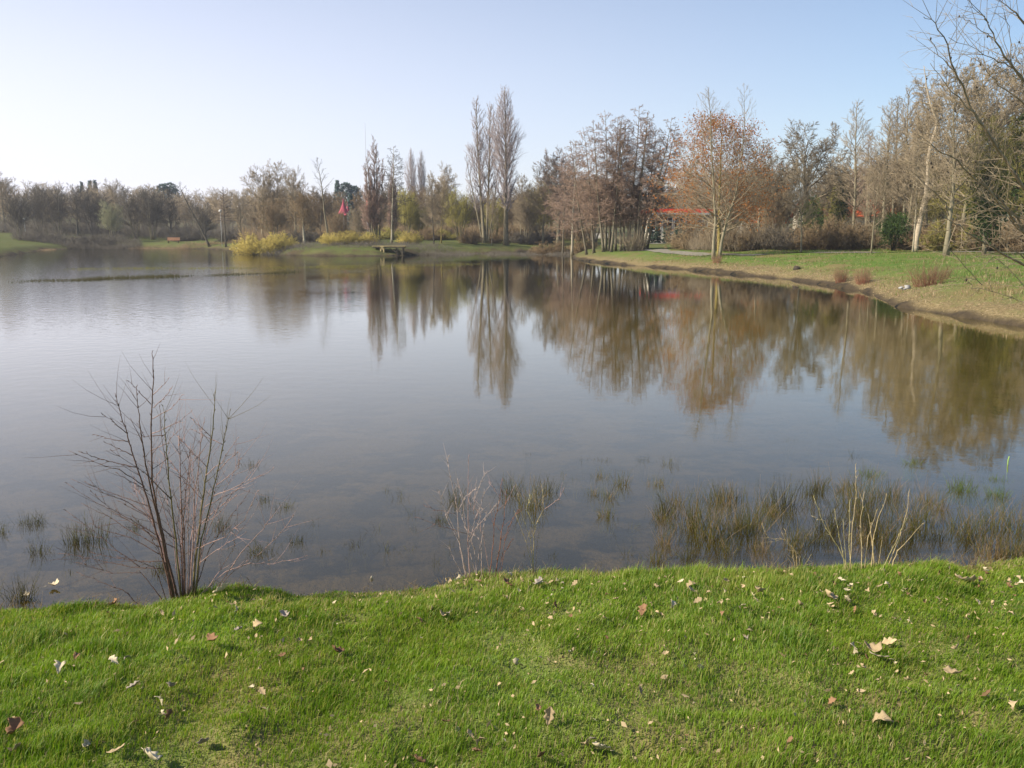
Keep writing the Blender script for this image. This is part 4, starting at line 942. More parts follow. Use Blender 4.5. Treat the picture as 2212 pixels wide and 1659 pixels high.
cut = [([(1145, 870), (1130, 740), (1135, 460)], .008, 'olive_stem'), ([(1140, 830), (1150, 600), (1175, 400), (1168, 240)], .007, 'straw_stem'), ([(1215, 840), (1205, 700), (1200, 600), (1222, 410)], .008, 'straw_stem'), ([(1230, 840), (1245, 690), (1300, 520)], .007, 'straw_stem'),
 ([(1270, 850), (1280, 700), (1310, 560), (1365, 425)], .009, 'straw_stem'), ([(1290, 850), (1265, 660), (1250, 545)], .008, 'straw_stem'), ([(1360, 870), (1440, 690), (1490, 530), (1500, 400)], .008, 'straw_stem'), ([(1340, 860), (1420, 710), (1480, 580)], .006, 'olive_stem'),
 ([(1385, 875), (1430, 770), (1580, 600)], .008, 'straw_stem'), ([(1150, 865), (1060, 740), (970, 600), (910, 435)], .007, 'olive_stem'), ([(1120, 865), (1080, 730), (1040, 520)], .006, 'olive_stem'), ([(1120, 850), (1095, 580)], .005, 'olive_stem'), ([(1310, 850), (1335, 690)], .006, 'straw_stem'), ([(1050, 740), (980, 585), (905, 555)], .004, 'straw_stem')]
shrub('cut_shrub', 'coppiced shrub of straight straw coloured stems at the right of the grassy edge', cut, zr, (1862, 1226), None, 15, .1, .25, twig_n=2)
tw = [([(815, 885), (800, 780), (740, 700), (630, 690), (590, 610)], .005, 'straw_stem'), ([(800, 860), (780, 770), (710, 650)], .004, 'straw_stem'), ([(815, 870), (830, 800), (760, 730), (735, 640)], .004, 'straw_stem'), ([(820, 870), (890, 800)], .003, 'straw_stem')]
shrub('dry_shrub', 'small dry twisted shrub left of the coppiced straw coloured one', tw, zr, (1724, 1228), None, 16, .14, .15, twig_n=7)

# ------------------------------------------------------------------ rushes standing in the shallows
def rush(vx, vy, w, h, kind, label, name='rush_clump', group=None, dens=1.0, bent=.22):
    b = on_plane(vx, vy, 0); r = random.Random(int(vx * 7 + vy)); k = (b - Vector((0, 0, EYE))).length / F
    W = w * k / 2; H = h * k * 1.08; n = int((24 + 300 * W) * dens) if w > 12 else 9
    o = empty(name, (b.x, b.y, 0)); tag(o, label, 'water plant', group); S = []
    zb = gz(b.x, b.y)
    for i in range(n):
        a = r.uniform(0, 6.28); q = W * r.random() ** .62 * (1 + .3 * math.sin(3 * a + vx)); x, y = q * math.cos(a), q * math.sin(a) * .8
        hh = H * r.uniform(.15, 1.0) ** .8 * (1 - .5 * (q / W) ** 2); d = Vector((r.gauss(0, bent), r.gauss(0, bent), 1)).normalized()
        p = Vector((x, y, min(zb, -.02))); L_ = (hh - zb) / 3; rad = r.uniform(.0022, .0042)
        for j in range(3):
            e = p + d * L_; S.append((*p, *e, rad * (1 - .3 * j), rad * (.7 - .3 * j) + .0003)); p = e
            d = (d + Vector((r.gauss(0, bent * .7), r.gauss(0, bent * .7), -.12 if r.random() < .15 and j == 1 else 0))).normalized()
    r.shuffle(S); main = {'dark': ('rush_dark', 'rush_olive'), 'olive': ('rush_olive', 'rush_straw'), 'green': ('rush_green', 'rush_olive'), 'straw': ('rush_straw', 'rush_olive')}[kind]
    # keep blades whole: split by blade, not by segment
    g = Geo(); g.segs(S, 3); g.build('stems', M[main[0]], o)
    S2 = []
    for i in range(max(2, n // 3)):
        a = r.uniform(0, 6.28); q = W * math.sqrt(r.random()); x, y = q * math.cos(a), q * math.sin(a) * .8
        d = Vector((r.gauss(0, bent * 1.6), r.gauss(0, bent * 1.6), 1)).normalized(); p = Vector((x, y, -.05)); L_ = H * r.uniform(.4, 1.05) / 2
        e = p + d * L_; d2 = (d + Vector((r.gauss(0, .3), r.gauss(0, .3), 0))).normalized(); S2 += [(*p, *e, .002, .0016), (*e, *(e + d2 * L_), .0016, .0008)]
    g = Geo(); g.segs(S2, 3); g.build('dead_stems', M[main[1]], o)
    return o
LG = 'rush tufts in the shallows on the left'; MG = 'rush tufts in the middle shallows'; RG = 'rush clumps in the right shallows'; FG_ = 'small tufts far out in the shallows'
for q in [(55, 1131, 14, 30), (82, 1131, 30, 35), (85, 1193, 35, 35), (146, 1238, 10, 15), (3, 1150, 14, 30), (160, 1175, 22, 50)]: rush(*q, 'dark', 'sparse dark rush tuft standing in water left of the large bare shrub', group=LG)
rush(198, 1168, 70, 66, 'dark', 'widest dark rush tuft behind the left branches of the large bare shrub')
rush(45, 1294, 50, 65, 'dark', 'dark rush tuft touching the grassy edge at the far left, a pale leaf beside it')
for q in [(291, 1141, 18, 30), (344, 1231, 28, 35), (479, 1137, 40, 35)]: rush(*q, 'dark', 'dark rush tuft seen through the stems of the large bare shrub', group='tufts behind the large shrub')
for q in [(573, 1082, 22, 25), (614, 1096, 22, 25), (543, 1006, 22, 22), (562, 1193, 45, 40), (642, 1172, 22, 30)]: rush(*q, 'dark', 'small dark rush tuft in the water just right of the large bare shrub', group='tufts right of the large shrub')
for q in [(765, 1178, 30, 22), (700, 1190, 14, 18), (790, 1195, 12, 14), (835, 1060, 8, 20), (868, 1075, 12, 40), (893, 1110, 8, 24)]: rush(*q, 'dark', 'faint thin rush tuft in open water between the two bare shrubs', group='faint tufts between the shrubs', dens=.5)
rush(953, 1125, 20, 28, 'dark', 'dark rush tuft left behind the thin pale shrub'); rush(988, 1084, 42, 48, 'dark', 'dark rush clump right behind the thin pale shrub')
rush(1100, 1066, 40, 62, 'dark', 'tall dark rush clump at the left of the middle shallows'); rush(1150, 1092, 66, 82, 'olive', 'largest olive rush clump of the middle shallows'); rush(1181, 1065, 38, 52, 'dark', 'rush clump close behind the right side of the largest middle one')
for q in [(1300, 1031, 34, 25), (1344, 1047, 26, 42), (1244, 1037, 12, 12), (1220, 1028, 8, 16), (1419, 1047, 38, 26), (1316, 1075, 24, 34), (1284, 1068, 14, 32), (1310, 1115, 32, 38)]: rush(*q, 'olive', 'loose olive rush tuft in open water between middle and right rush clumps', group=MG)
for q in [(1138, 981, 14, 10), (1260, 993, 8, 15), (1306, 997, 28, 12), (1388, 995, 25, 15), (1445, 1004, 22, 30), (1412, 901, 8, 6), (1385, 905, 6, 5), (1705, 950, 14, 8), (1956, 939, 12, 8), (1545, 912, 6, 10), (1817, 910, 6, 8), (1840, 985, 8, 24), (1880, 770, 8, 5), (2187, 951, 12, 8), (2124, 988, 18, 14), (2127, 1012, 18, 12), (2060, 955, 14, 6), (2110, 950, 14, 5), (2040, 860, 12, 5), (2140, 850, 10, 5), (2150, 880, 10, 5), (2185, 820, 12, 6), (2125, 862, 12, 5)]:
    rush(*q, 'dark', 'tiny dark tuft poking out of the open water beyond the rush clumps', group=FG_, dens=.6)
for vx, vy, w, h, kd, lab in [(1435, 1112, 60, 55, 'dark', 'low loose rush clump at the left end of the big right rush bed'), (1437, 1175, 26, 60, 'straw', 'narrow straw and olive rush clump left of the big right rush bed'),
    (1500, 1140, 75, 105, 'olive', 'tall rush clump forming the left end of the big rush bed'), (1545, 1160, 90, 120, 'olive', 'densest rush clump in the left half of the rush bed'), (1612, 1150, 78, 120, 'olive', 'tall rush clump at the right of the left rush bed half'),
    (1642, 1187, 44, 40, 'straw', 'low brown rush clump in front of the gap in the rush bed'), (1568, 1080, 80, 50, 'dark', 'rush clump at the back of the left rush bed half'),
    (1691, 1096, 74, 78, 'dark', 'reddish dark rush clump at the back of the gap'), (1716, 1180, 54, 85, 'olive', 'narrow olive rush clump behind the dry twisted shrub'), (1754, 1066, 44, 42, 'dark', 'small dark rush clump behind the gap in the rush bed'),
    (1789, 1150, 60, 90, 'dark', 'dim rush clump left of the straw coloured coppice stems'), (1850, 1090, 80, 92, 'olive', 'rush clump directly behind the coppice stems'), (1880, 1150, 80, 95, 'dark', 'dark rush clump low between the coppice stems'),
    (1930, 1164, 90, 120, 'olive', 'densest olive rush clump behind the right coppice stems'), (1986, 1135, 62, 105, 'olive', 'greenish rush clump right of the coppice stems'), (1920, 1075, 60, 50, 'olive', 'rush clump at the back, right of the small bright green tuft'),
    (2085, 1150, 80, 85, 'olive', 'rush clump below the large bright green tuft'), (2165, 1140, 90, 78, 'olive', 'wide brownish rush clump near the right edge'), (2145, 1195, 70, 60, 'straw', 'reddish brown low rush clump touching the grassy edge at right'), (2235, 1150, 70, 90, 'olive', 'rush clump cut by the right edge of the view'), (2200, 1200, 60, 55, 'olive', 'low olive clump beside the grassy edge in the right corner')]:
    rush(vx, vy, w, h, kd, lab, group=None, dens=1.1)
for vx, vy, w, h, lab in [(1880, 1026, 46, 24, 'small bright green tuft behind the coppice stems'), (2078, 1058, 52, 40, 'large bright green tuft right of the rush bed'), (2155, 1071, 42, 28, 'bright green tuft close to the right edge, below another small one'), (1970, 1002, 32, 18, 'small greenish tuft farthest out near the right'), (2155, 1037, 32, 16, 'small flat green tuft right of the large bright one')]:
    rush(vx, vy, w, h, 'green', lab, name='grass_tuft', dens=1.5, bent=.3)
rush(2262, 1060, 50, 40, 'green', 'green tuft just past the right edge', name='grass_tuft')
g = Geo(); p = on_plane(2177, 1003, 0); g.tube([(0, 0, -.3), (0, 0, .06), (.01, 0, .11)], [.008, .008, .006], 8); o = g.build('marker_stick', M['lime_plastic']); o.location = p; tag(o, 'short bright lime green stick standing in the water near the right edge', 'stick')

rf = random.Random(55)
for i in range(28):
    vx = rf.uniform(1410, 2240); vy = rf.uniform(1050, 1215); rush(vx, vy, rf.uniform(14, 40), rf.uniform(22, 60), rf.choice(['dark', 'olive', 'olive', 'straw']), 'small ragged tuft filling gaps in the right rush bed', group='gap filling rush tufts', bent=.3)
for i in range(22):
    vx = rf.uniform(120, 1380); vy = rf.uniform(1130, 1225); rush(vx, vy, rf.uniform(5, 12), rf.uniform(10, 34), 'dark', 'lone thin stalks in the shallow water left of the rush bed', group='lone stalks', dens=.4, bent=.3)

# far emergent reed lines and drowned weed
def reedline(name, label, pts, n, hgt, mat, wy=.5):
    r = random.Random(n); S = []
    for i in range(n):
        t = r.random() * (len(pts) - 1); k = int(t); f = t - k
        a = Vector(on_plane(*pts[k])); b = Vector(on_plane(*pts[k + 1])); p = a.lerp(b, f)
        gap = vnoise(np.array([p.x * .6]), np.array([3.]), 9)[0]
        if gap < -.75: continue
        p += Vector((r.gauss(0, .3), r.gauss(0, wy), 0)); h = hgt * r.uniform(.3, 1) * (1 + .6 * gap)
        S.append((p.x, p.y, -.08, p.x + r.gauss(0, .04), p.y + r.gauss(0, .04), h, .02, .006))
    g = Geo(); g.segs(S, 3, tip=True); tag(g.build(name, M[mat]), label, 'reeds', kind='stuff')
reedline('reeds', 'long dark line of drowned reeds across the far left water', [(62, 607), (160, 606), (240, 602), (330, 599), (430, 596), (520, 593), (640, 588)], 2600, .22, 'rush_dark', .9)
reedline('reeds', 'thin reed line farther out on the left water', [(150, 581), (300, 580), (420, 580), (560, 579), (700, 577), (860, 574), (1040, 571)], 2000, .14, 'rush_olive', 1.4)
reedline('reeds', 'brown reeds at the far left corner of the water', [(-60, 550), (20, 546), (75, 542), (110, 540)], 1300, .35, 'brown_twig', 2.0)

# ------------------------------------------------------------------ foreground lawn
def lawn():
    r = np.random.default_rng(5)
    def field(n, ymin, ymax, xk, dens_name):
        y = np.sqrt(r.uniform(ymin ** 2, ymax ** 2, n)); x = r.uniform(-1, 1, n) * (xk * y + .5); return x, y
    parts = []
    x, y = field(520000, 1.7, 7.2, .62, 0)
    y2 = r.uniform(1.2, 10, 170000); x2 = np.where(r.uniform(0, 1, 170000) < .5, -1, 1) * (.62 * y2 + .5 + 2.6 * r.uniform(0, 1, 170000) ** 1.2)
    x = np.append(x, x2); y = np.append(y, y2)
    z, d = height(x, y)
    # thin out bare spots, thicken tufts
    cl = vnoise(x * 2.3, y * 2.3, 21) * .6 + vnoise(x * 6.5, y * 6.5, 22) * .4
    keep = (d > .25) & (r.uniform(0, 1, len(x)) < .92 + .35 * cl); x, y, z, d, cl = x[keep], y[keep], z[keep], d[keep], cl[keep]
    n = len(x)
    edge = np.exp(-((d - 1.2) / .35) ** 2)
    H = (.033 + .018 * cl + .045 * edge * np.clip(vnoise(x * 2.5, y * .5, 7) - .05, 0, 1)) * r.uniform(.55, 1.25, n) * (1 + .25 * (r.uniform(0, 1, n) > .95))
    tuft = np.clip(vnoise(x * 4.7, y * 4.7, 91) - .25, 0, 1); H = H * (1 + 1.1 * tuft) * (1 + .55 * (r.uniform(0, 1, n) > .93))
    H = np.maximum(H, .018)
    W = r.uniform(.0011, .0021, n) * (1 + .06 * y)
    az = r.uniform(0, 2 * math.pi, n); comb = vnoise(x * .9, y * .9, 31) * 1.5
    lean = np.abs(r.normal(.35, .28, n)); lx = np.cos(az) * lean * .7 + .25 * np.cos(comb); ly = np.sin(az) * lean * .7 + .25 * np.sin(comb)
    fa = r.uniform(0, math.pi, n); wx, wy = np.cos(fa) * W, np.sin(fa) * W
    b = np.stack([x, y, z - .006], 1); side = np.stack([wx, wy, np.zeros(n)], 1)
    mid = b + np.stack([lx * H * .35, ly * H * .35, H * .6], 1); tip = b + np.stack([lx * H * 1.15, ly * H * 1.15, H * (1 - .25 * np.clip(lean, 0, 1.5))], 1)
    V = np.stack([b - side, b + side, mid + side * .75, mid - side * .75, tip], 1).reshape(-1, 3)
    o_ = (np.arange(n) * 5)[:, None]; f4 = np.array([[0, 1, 2, 3]]) + o_; f3 = np.array([[3, 2, 4]]) + o_
    ff = np.concatenate([np.concatenate([f4, f3], 1).ravel()]); cc = np.tile([4, 3], n)
    # colour: living greens, some yellow, some dead straw
    big = vnoise(x * .8, y * .8, 41) * .5 + .5; u = r.uniform(0, 1, n)
    g1 = np.array([.085, .165, .008]); g2 = np.array([.22, .32, .022]); st = np.array([.42, .34, .17]); ol = np.array([.25, .26, .055])
    k = np.clip(.36 + .42 * u + .45 * (big - .5) + .30 * vnoise(x * 2.7, y * 2.7, 42) - .5 * tuft, 0, 1)[:, None]; C = g1 * (1 - k) + g2 * k
    dead = r.uniform(0, 1, n) < (.045 + .16 * np.clip(cl * -1, 0, 1) + .30 * edge * (big > .45)); C[dead] = st * r.uniform(.6, 1.1, (dead.sum(), 1))
    yel = (~dead) & (r.uniform(0, 1, n) < .15 + .05 * np.clip(y - 3, 0, 3) + .30 * np.clip(vnoise(x * 1.3, y * 1.3, 51), 0, 1)); C[yel] = ol * r.uniform(.8, 1.3, (yel.sum(), 1))
    C = C * (1 + .05 * np.clip(y - 3, 0, 2.4))[:, None]
    C = np.repeat(C, 5, axis=0)
    me = mesh_np('grass', V, ff, cc, True, C)
    m, nt, out = new_mat('grass_blades')
    a = nt.nodes.new('ShaderNodeAttribute'); a.attribute_name = 'Col'
    b_ = nt.nodes.new('ShaderNodeBsdfPrincipled'); b_.inputs['Roughness'].default_value = .5; b_.inputs['Specular IOR Level'].default_value = .35
    t = nt.nodes.new('ShaderNodeBsdfTranslucent'); mx = nt.nodes.new('ShaderNodeMixShader'); mx.inputs[0].default_value = .4
    tc = mixc(nt, 1.0, a.outputs['Color'], (1.25, 1.35, .7), 'MULTIPLY')
    lk(nt, a.outputs['Color'], b_.inputs['Base Color']); lk(nt, tc, t.inputs['Color'])
    lk(nt, b_.outputs[0], mx.inputs[1]); lk(nt, t.outputs[0], mx.inputs[2]); lk(nt, mx.outputs[0], out.inputs['Surface'])
    o = link('grass', me, m); tag(o, 'short bright green lawn grass in the foreground', 'grass', kind='stuff')
    # coarser tussocks on the right bank
    n = 120000; vx = r.uniform(1230, 2500, n); dep = 9 + 85 * r.uniform(0, 1, n) ** 1.25
    x = (vx - CX) / F * dep * 1.0; y = dep; z, d = height(x, y); keep = (d > .5) & (d < 40); x, y, z, d = x[keep], y[keep], z[keep], d[keep]; n = len(x)
    cl = vnoise(x * .8, y * .8, 61); keep = r.uniform(0, 1, n) < .55 + .5 * cl; x, y, z, d, cl = x[keep], y[keep], z[keep], d[keep], cl[keep]; n = len(x)
    H = r.uniform(.05, .17, n) * (1 + .7 * cl); W = r.uniform(.010, .022, n) * (y / 50) ** .5; fa = r.uniform(0, math.pi, n)
    b = np.stack([x, y, z - .01], 1); side = np.stack([np.cos(fa) * W, np.sin(fa) * W, 0 * W], 1); tip = b + np.stack([r.normal(0, .05, n), r.normal(0, .05, n), H], 1)
    V = np.stack([b - side, b + side, tip], 1).reshape(-1, 3)
    dryf = np.clip(1 - (d + 3.5 * vnoise(x * .22, y * .22, 71) - 1.0) / 3.5, .36, .9); dead = r.uniform(0, 1, n) < dryf
    k = r.uniform(0, 1, (n, 1)); C = np.array([.095, .165, .022]) * (1 - k) + np.array([.20, .25, .05]) * k
    C[dead] = (np.array([.20, .13, .07]) * (1 - k) + np.array([.46, .34, .20]) * k)[dead]
    me = mesh_np('grass', V, np.arange(n * 3), np.full(n, 3), True, np.repeat(C, 3, axis=0))
    o = link('grass', me, m); tag(o, 'rough mixed green and straw grass on the right bank', 'grass', kind='stuff')
lawn()

def wisps():
    r = random.Random(17); S = []; A = []; E = near
    while len(S) < 3600:
        k = r.randrange(len(E) - 1); t = r.random(); x = E[k][0] + (E[k + 1][0] - E[k][0]) * t; y = E[k][1] + (E[k + 1][1] - E[k][1]) * t
        dens = .5 + .5 * vnoise(np.array([x * 2.2]), np.array([1.]), 77)[0]
        if r.random() > dens ** 1.5: continue
        back = r.uniform(-.15, 1.25); A.append((x, y - back)); S.append((dens, r.random()))
    P = np.array(A); Z, _ = height(P[:, 0], P[:, 1]); out = []
    for (x, y), z, (dn, q) in zip(A, Z, S):
        L_ = r.uniform(.03, .10) * (.6 + dn) * (1.5 if q > .95 else 1); d = Vector((r.gauss(0, .5), r.gauss(.15, .5), 1)).normalized(); p = Vector((x, y, max(z, -.04) - .01)); e = p + d * L_ * .6; d2 = (d + Vector((r.gauss(0, .5), r.gauss(.1, .5), -.3))).normalized()
        out += [(*p, *e, .0016, .0013), (*e, *(e + d2 * L_ * .5), .0013, .0006)]
    g = Geo(); g.segs(out, 3); tag(g.build('dead_grass', M['rush_straw']), 'straw coloured dead grass fringing the turf edge above the water', 'dead grass', kind='stuff')
    V, Fc, n = [], [], 0; g = Geo(); P = []
    for i in range(2300):
        y = 1.9 + 4.3 * r.random() ** .8; x = r.uniform(-1, 1) * (.6 * y + .3)
        if vnoise(np.array([x * 1.1]), np.array([y * 1.1]), 88)[0] < r.uniform(-.7, .5): continue
        P.append((x, y))
    A = np.array(P); Z, D_ = height(A[:, 0], A[:, 1])
    for (x, y), z, d in zip(P, Z, D_):
        if d < 1.0: continue
        s = r.uniform(.004, .010) * (1.7 if r.random() < .2 else 1); n_ = rv(r).normalized(); a = rv(r).normalized(); b = n_.cross(a).normalized(); a = b.cross(n_).normalized(); c = Vector((x, y, z + r.uniform(.018, .038)))
        q = [c + a * s * 1.5, c + b * s * r.uniform(.4, .9) + n_ * s * .3, c - a * s * 1.3, c - b * s * r.uniform(.4, .9) + n_ * s * .3]
        g.poly([tuple(v) for v in q] + [tuple(v - n_ * .0006) for v in q], [(0, 1, 2, 3), (7, 6, 5, 4)])
    tag(g.build('leaf_litter', M['leaf_tan']), 'tiny tan crumbs of dead leaves caught between the blades of the lawn', 'leaf litter', kind='stuff')
wisps()

# ------------------------------------------------------------------ fallen oak leaves on the lawn
def leaf_mesh(seed):
    r = random.Random(seed); out = []; n = 26
    for s_ in (1, -1):
        row = []
        for i in range(n + 1):
            t = i / n; w = .27 * math.sin(math.pi * min(t * 1.02, 1)) ** .7 * (1 + .26 * math.sin(t * 6.28 * 3.1 + (0 if s_ > 0 else .5))) * (.6 + .6 * t) + .004
            row.append((s_ * w, t - .5))
        out.append(row)
    curl = r.uniform(.8, 2.4); fold = r.uniform(.15, .9); tw = r.uniform(-.8, .8)
    V, Fc = [], []
    for i in range(n + 1):
        t = i / n
        for c_ in (-1, -.5, 0, .5, 1):
            w = abs(out[0][i][0] if c_ > 0 else out[1][i][0]); x = w * c_; y = out[0][i][1]
            z = fold * abs(x) * .9 + .03 * math.sin(7 * t + 5 * c_ + seed) + tw * x * y * 2
            th = y * curl; yy = math.sin(th) / curl; z += (1 - math.cos(th)) / curl * (1 if seed % 3 else -1)
            V.append((x, yy, z))
    for i in range(n):
        for c_ in range(4): a = i * 5 + c_; Fc.append((a, a + 1, a + 6, a + 5))
    k = len(V); V += [(x, y, z - .012) for x, y, z in V]
    for i in range(n):
        for c_ in range(4): a = k + i * 5 + c_; Fc.append((a + 5, a + 6, a + 1, a))
    for i in range(n): Fc += [(i * 5, (i + 1) * 5, (i + 1) * 5 + k, i * 5 + k), ((i + 1) * 5 + 4, i * 5 + 4, i * 5 + 4 + k, (i + 1) * 5 + 4 + k)]
    g = Geo(); g.poly(V, Fc); g.tube([(0, -.5 + .02, 0), (.01, -.62, .03), (.03, -.72, .02)], [.012, .01, .01], 5); return g.mesh('oak_leaf_%d' % seed)
LEAVES = {}
def leaf(vx, vy, px, kind, label, group=None, upright=0.0, name='fallen_leaf'):
    b = on_plane(vx, vy, 1.1)
    for _ in range(6): b = on_plane(vx, vy, gz(b.x, b.y) + .025)
    r = random.Random(int(vx * 13 + vy * 7)); px = px * (.72 if kind == 'rust' and px > 25 else 1); s = px * (b - Vector((0, 0, EYE))).length / F * 1.06
    sd = r.randrange(6); key = (sd, kind)
    if key not in LEAVES: me = leaf_mesh(sd).copy(); me.materials.append(M['leaf_' + kind]); LEAVES[key] = me
    o = bpy.data.objects.new(name, LEAVES[key]); col.objects.link(o); o.location = b + Vector((0, 0, .006 + s * .08 * (1 + 2 * upright)))
    o.rotation_euler = (r.uniform(-.5, .5) + upright, r.uniform(-.6, .6), r.uniform(0, 6.28)); o.scale = (s, s, s); tag(o, label, 'leaf', group); return o
NAMED = [(1187, 1556, 38, 'tan', 'largest curled tan leaf standing in the grass at lower centre', .9), (1163, 1538, 22, 'rust', 'dark curled leaf just left of the largest tan leaf', .3), (1113, 1440, 22, 'pale', 'single pale cream leaf alone in the middle of the lawn', .9),
 (1613, 1383, 18, 'grey', 'rounded greyish leaf standing alone right of centre', 1.1), (325, 1645, 50, 'pale', 'large pale cream leaf at the bottom left edge', .2), (253, 1627, 34, 'tan', 'lobed tan leaf just left of the large cream one', .1),
 (367, 1555, 34, 'rust', 'rust brown leaf standing on its stalk in the left lawn', 1.2), (372, 1492, 26, 'grey', 'grey folded leaf above the pale pair in the left lawn', 1.0), (346, 1520, 24, 'pale', 'upper leaf of the pale pair in the left lawn', .8), (351, 1548, 16, 'pale', 'lower leaf of the pale pair in the left lawn', .6),
 (33, 1585, 62, 'rust', 'large rust leaf lying at the left edge', .1), (40, 1622, 28, 'tan', 'tan leaf below the large rust one at the left edge', .4), (130, 1443, 34, 'pale', 'pale crumpled leaf in the dark hollow at left', .2), (166, 1420, 28, 'rust', 'rust leaf beside the pale crumpled one in the left hollow', .1),
 (246, 1432, 24, 'pale', 'rounded pale leaf right of the left hollow', .6), (275, 1424, 16, 'grey', 'dark small leaf right of the rounded pale leaf', .3), (552, 1357, 30, 'tan', 'arched tan leaf in the upper left lawn', .5), (517, 1365, 20, 'grey', 'grey leaf just left of the arched tan one', .4), (514, 1325, 20, 'grey', 'narrow grey leaf standing upright in the upper left lawn', 1.4),
 (460, 1388, 50, 'rust', 'wide rust leaf lying left of centre in the upper lawn', .1), (617, 1335, 30, 'grey', 'flat grey leaf near the top of the left lawn', .1), (648, 1388, 14, 'tan', 'small tan leaf upright right of the wide rust one', .6), (672, 1387, 16, 'tan', 'small arched tan leaf right of its upright twin', .3), (610, 1420, 18, 'rust', 'small rust leaf left of the dark wide leaf', .5),
 (727, 1412, 44, 'rust', 'dark wide leaf half sunk in the centre left lawn', .1), (290, 1487, 26, 'grey', 'grey flat leaf left of the folded grey one', .1), (441, 1613, 40, 'grey', 'dark cupped leaf near the bottom left', .4), (185, 1618, 22, 'pale', 'small pale upturned leaf between the bottom left leaves', .4), (545, 1490, 18, 'pale', 'left leaf of the small pair at lower centre left', .2), (568, 1500, 22, 'tan', 'right leaf of the small pair at lower centre left', .2),
 (963, 1567, 36, 'rust', 'rust and tan curled leaf left of the lower centre', .8), (988, 1582, 16, 'pale', 'narrow pale leaf right of the rust curled one', 1.2), (1016, 1592, 22, 'tan', 'small tan leaf below the narrow pale one', .4), (1035, 1608, 26, 'tan', 'arched tan leaf with a rust one under it at the bottom centre', .6), (1030, 1628, 30, 'rust', 'rust leaf under the arched tan one at the bottom centre', .3),
 (1265, 1612, 30, 'tan', 'left tan leaf of the heap at the bottom right of centre', .5), (1280, 1603, 24, 'grey', 'greyish leaf on top of the heap at the bottom right of centre', .5), (1298, 1623, 38, 'pale', 'pale ragged leaf of the heap at the bottom right of centre', .2), (1170, 1640, 46, 'rust', 'dark rust leaf cut by the bottom edge at centre', .3), (905, 1650, 50, 'rust', 'dark rust leaf cut by the bottom edge left of centre', .1),
 (1844, 1412, 32, 'pale', 'ragged cream leaf standing at the left of the pale heap on the right lawn', 1.1), (1884, 1410, 42, 'tan', 'flat tan leaf at the top of the pale heap on the right lawn', .1), (1898, 1425, 36, 'pale', 'cream leaf at the right of the pale heap on the right lawn', .2), (1862, 1446, 16, 'tan', 'small tan leaf below the pale heap on the right lawn', .5), (1840, 1458, 14, 'tan', 'small tan leaf lowest under the pale heap', .5),
 (1922, 1393, 28, 'tan', 'thin tan leaf above and right of the pale heap', .1), (2058, 1462, 36, 'tan', 'broad tan leaf right of the pale heap', .1), (2066, 1408, 20, 'tan', 'upright tan leaf near the right side of the lawn', 1.0), (1796, 1520, 28, 'rust', 'rust leaf in the dark grass hollow at lower right', .4), (1900, 1560, 42, 'tan', 'broad tan leaf at lower right', .2), (1706, 1605, 26, 'rust', 'ragged rust leaf at the bottom right of centre', .4), (2130, 1505, 34, 'rust', 'dark leaf at the lower right side', .2), (2190, 1525, 28, 'tan', 'tan leaf at the right edge of the lawn', .2),
 (1382, 1497, 18, 'tan', 'small tan leaf alone at lower centre right', .5), (1438, 1416, 16, 'tan', 'small yellowish lobed leaf in the middle right lawn', .3), (935, 1320, 16, 'tan', 'small tan upright leaf in the upper centre', .9), (955, 1335, 26, 'tan', 'tan crumpled leaf of the trio in the upper centre', .3), (969, 1331, 18, 'grey', 'greyish leaf of the trio in the upper centre', 1.1), (907, 1342, 20, 'rust', 'dark rust leaf left of the trio in the upper centre', .2), (1199, 1315, 20, 'rust', 'rust tan leaf upright right of the upper centre', .7), (1390, 1325, 46, 'rust', 'dark long leaf lying flat in the upper right of centre', .1),
 (1453, 1307, 24, 'pale', 'left pale leaf of the row under the grassy edge', .3), (1490, 1270, 28, 'tan', 'pale tan leaf highest of the trio near the edge', .3), (1494, 1279, 24, 'tan', 'tan leaf just below the highest one near the edge', .3), (1507, 1302, 20, 'tan', 'tan leaf right of the left pale one under the edge', .3), (1637, 1285, 32, 'tan', 'broad tan leaf half way along the upper right lawn', .4), (1606, 1312, 14, 'pale', 'tiny pale leaf below the broad tan one', .3), (1727, 1312, 22, 'tan', 'arched tan leaf with a straw stalk', .6), (1790, 1296, 34, 'tan', 'tan leaf heap right of the arched one', .4), (1830, 1303, 26, 'pale', 'bright white lobed leaf in the upper right lawn', .6),
 (1918, 1266, 18, 'pale', 'small bright pale leaf close to the coppiced shrub', .2), (1838, 1271, 16, 'pale', 'small pale leaf in front of the coppiced shrub', .3), (991, 1250, 18, 'pale', 'pale upright leaf at the foot of the thin pale shrub', 1.2), (1103, 1247, 16, 'pale', 'small white leaf at the grass edge right of the thin shrub', .8), (1127, 1259, 18, 'tan', 'pale leaf beside the dark leaf litter at the edge', .9), (805, 1258, 16, 'pale', 'pale leaf poking up at the grass edge left of the thin shrub', 1.1), (480, 1281, 36, 'pale', 'pale ragged leaf right of the large shrub foot', .3), (248, 1308, 20, 'rust', 'small brown leaf near the left grass edge', .3), (1095, 1266, 40, 'rust', 'brown leaf litter heap near the thin shrub', .1), (1165, 1268, 36, 'grey', 'dark leaf litter right of the thin shrub', .1), (2085, 1262, 44, 'tan', 'tan leaves patch near the right grass edge', .1)]
for vx, vy, px, kd, lab, up in NAMED: leaf(vx, vy, px, kd, lab, upright=up)
r = random.Random(99)
SH = {'tan': ('tiny tan leaf scrap scattered in the lawn', 'tiny tan leaf scraps'), 'pale': ('tiny pale leaf scrap scattered in the lawn', 'tiny pale leaf scraps'), 'rust': ('tiny rust brown leaf scrap scattered in the lawn', 'tiny rust leaf scraps')}
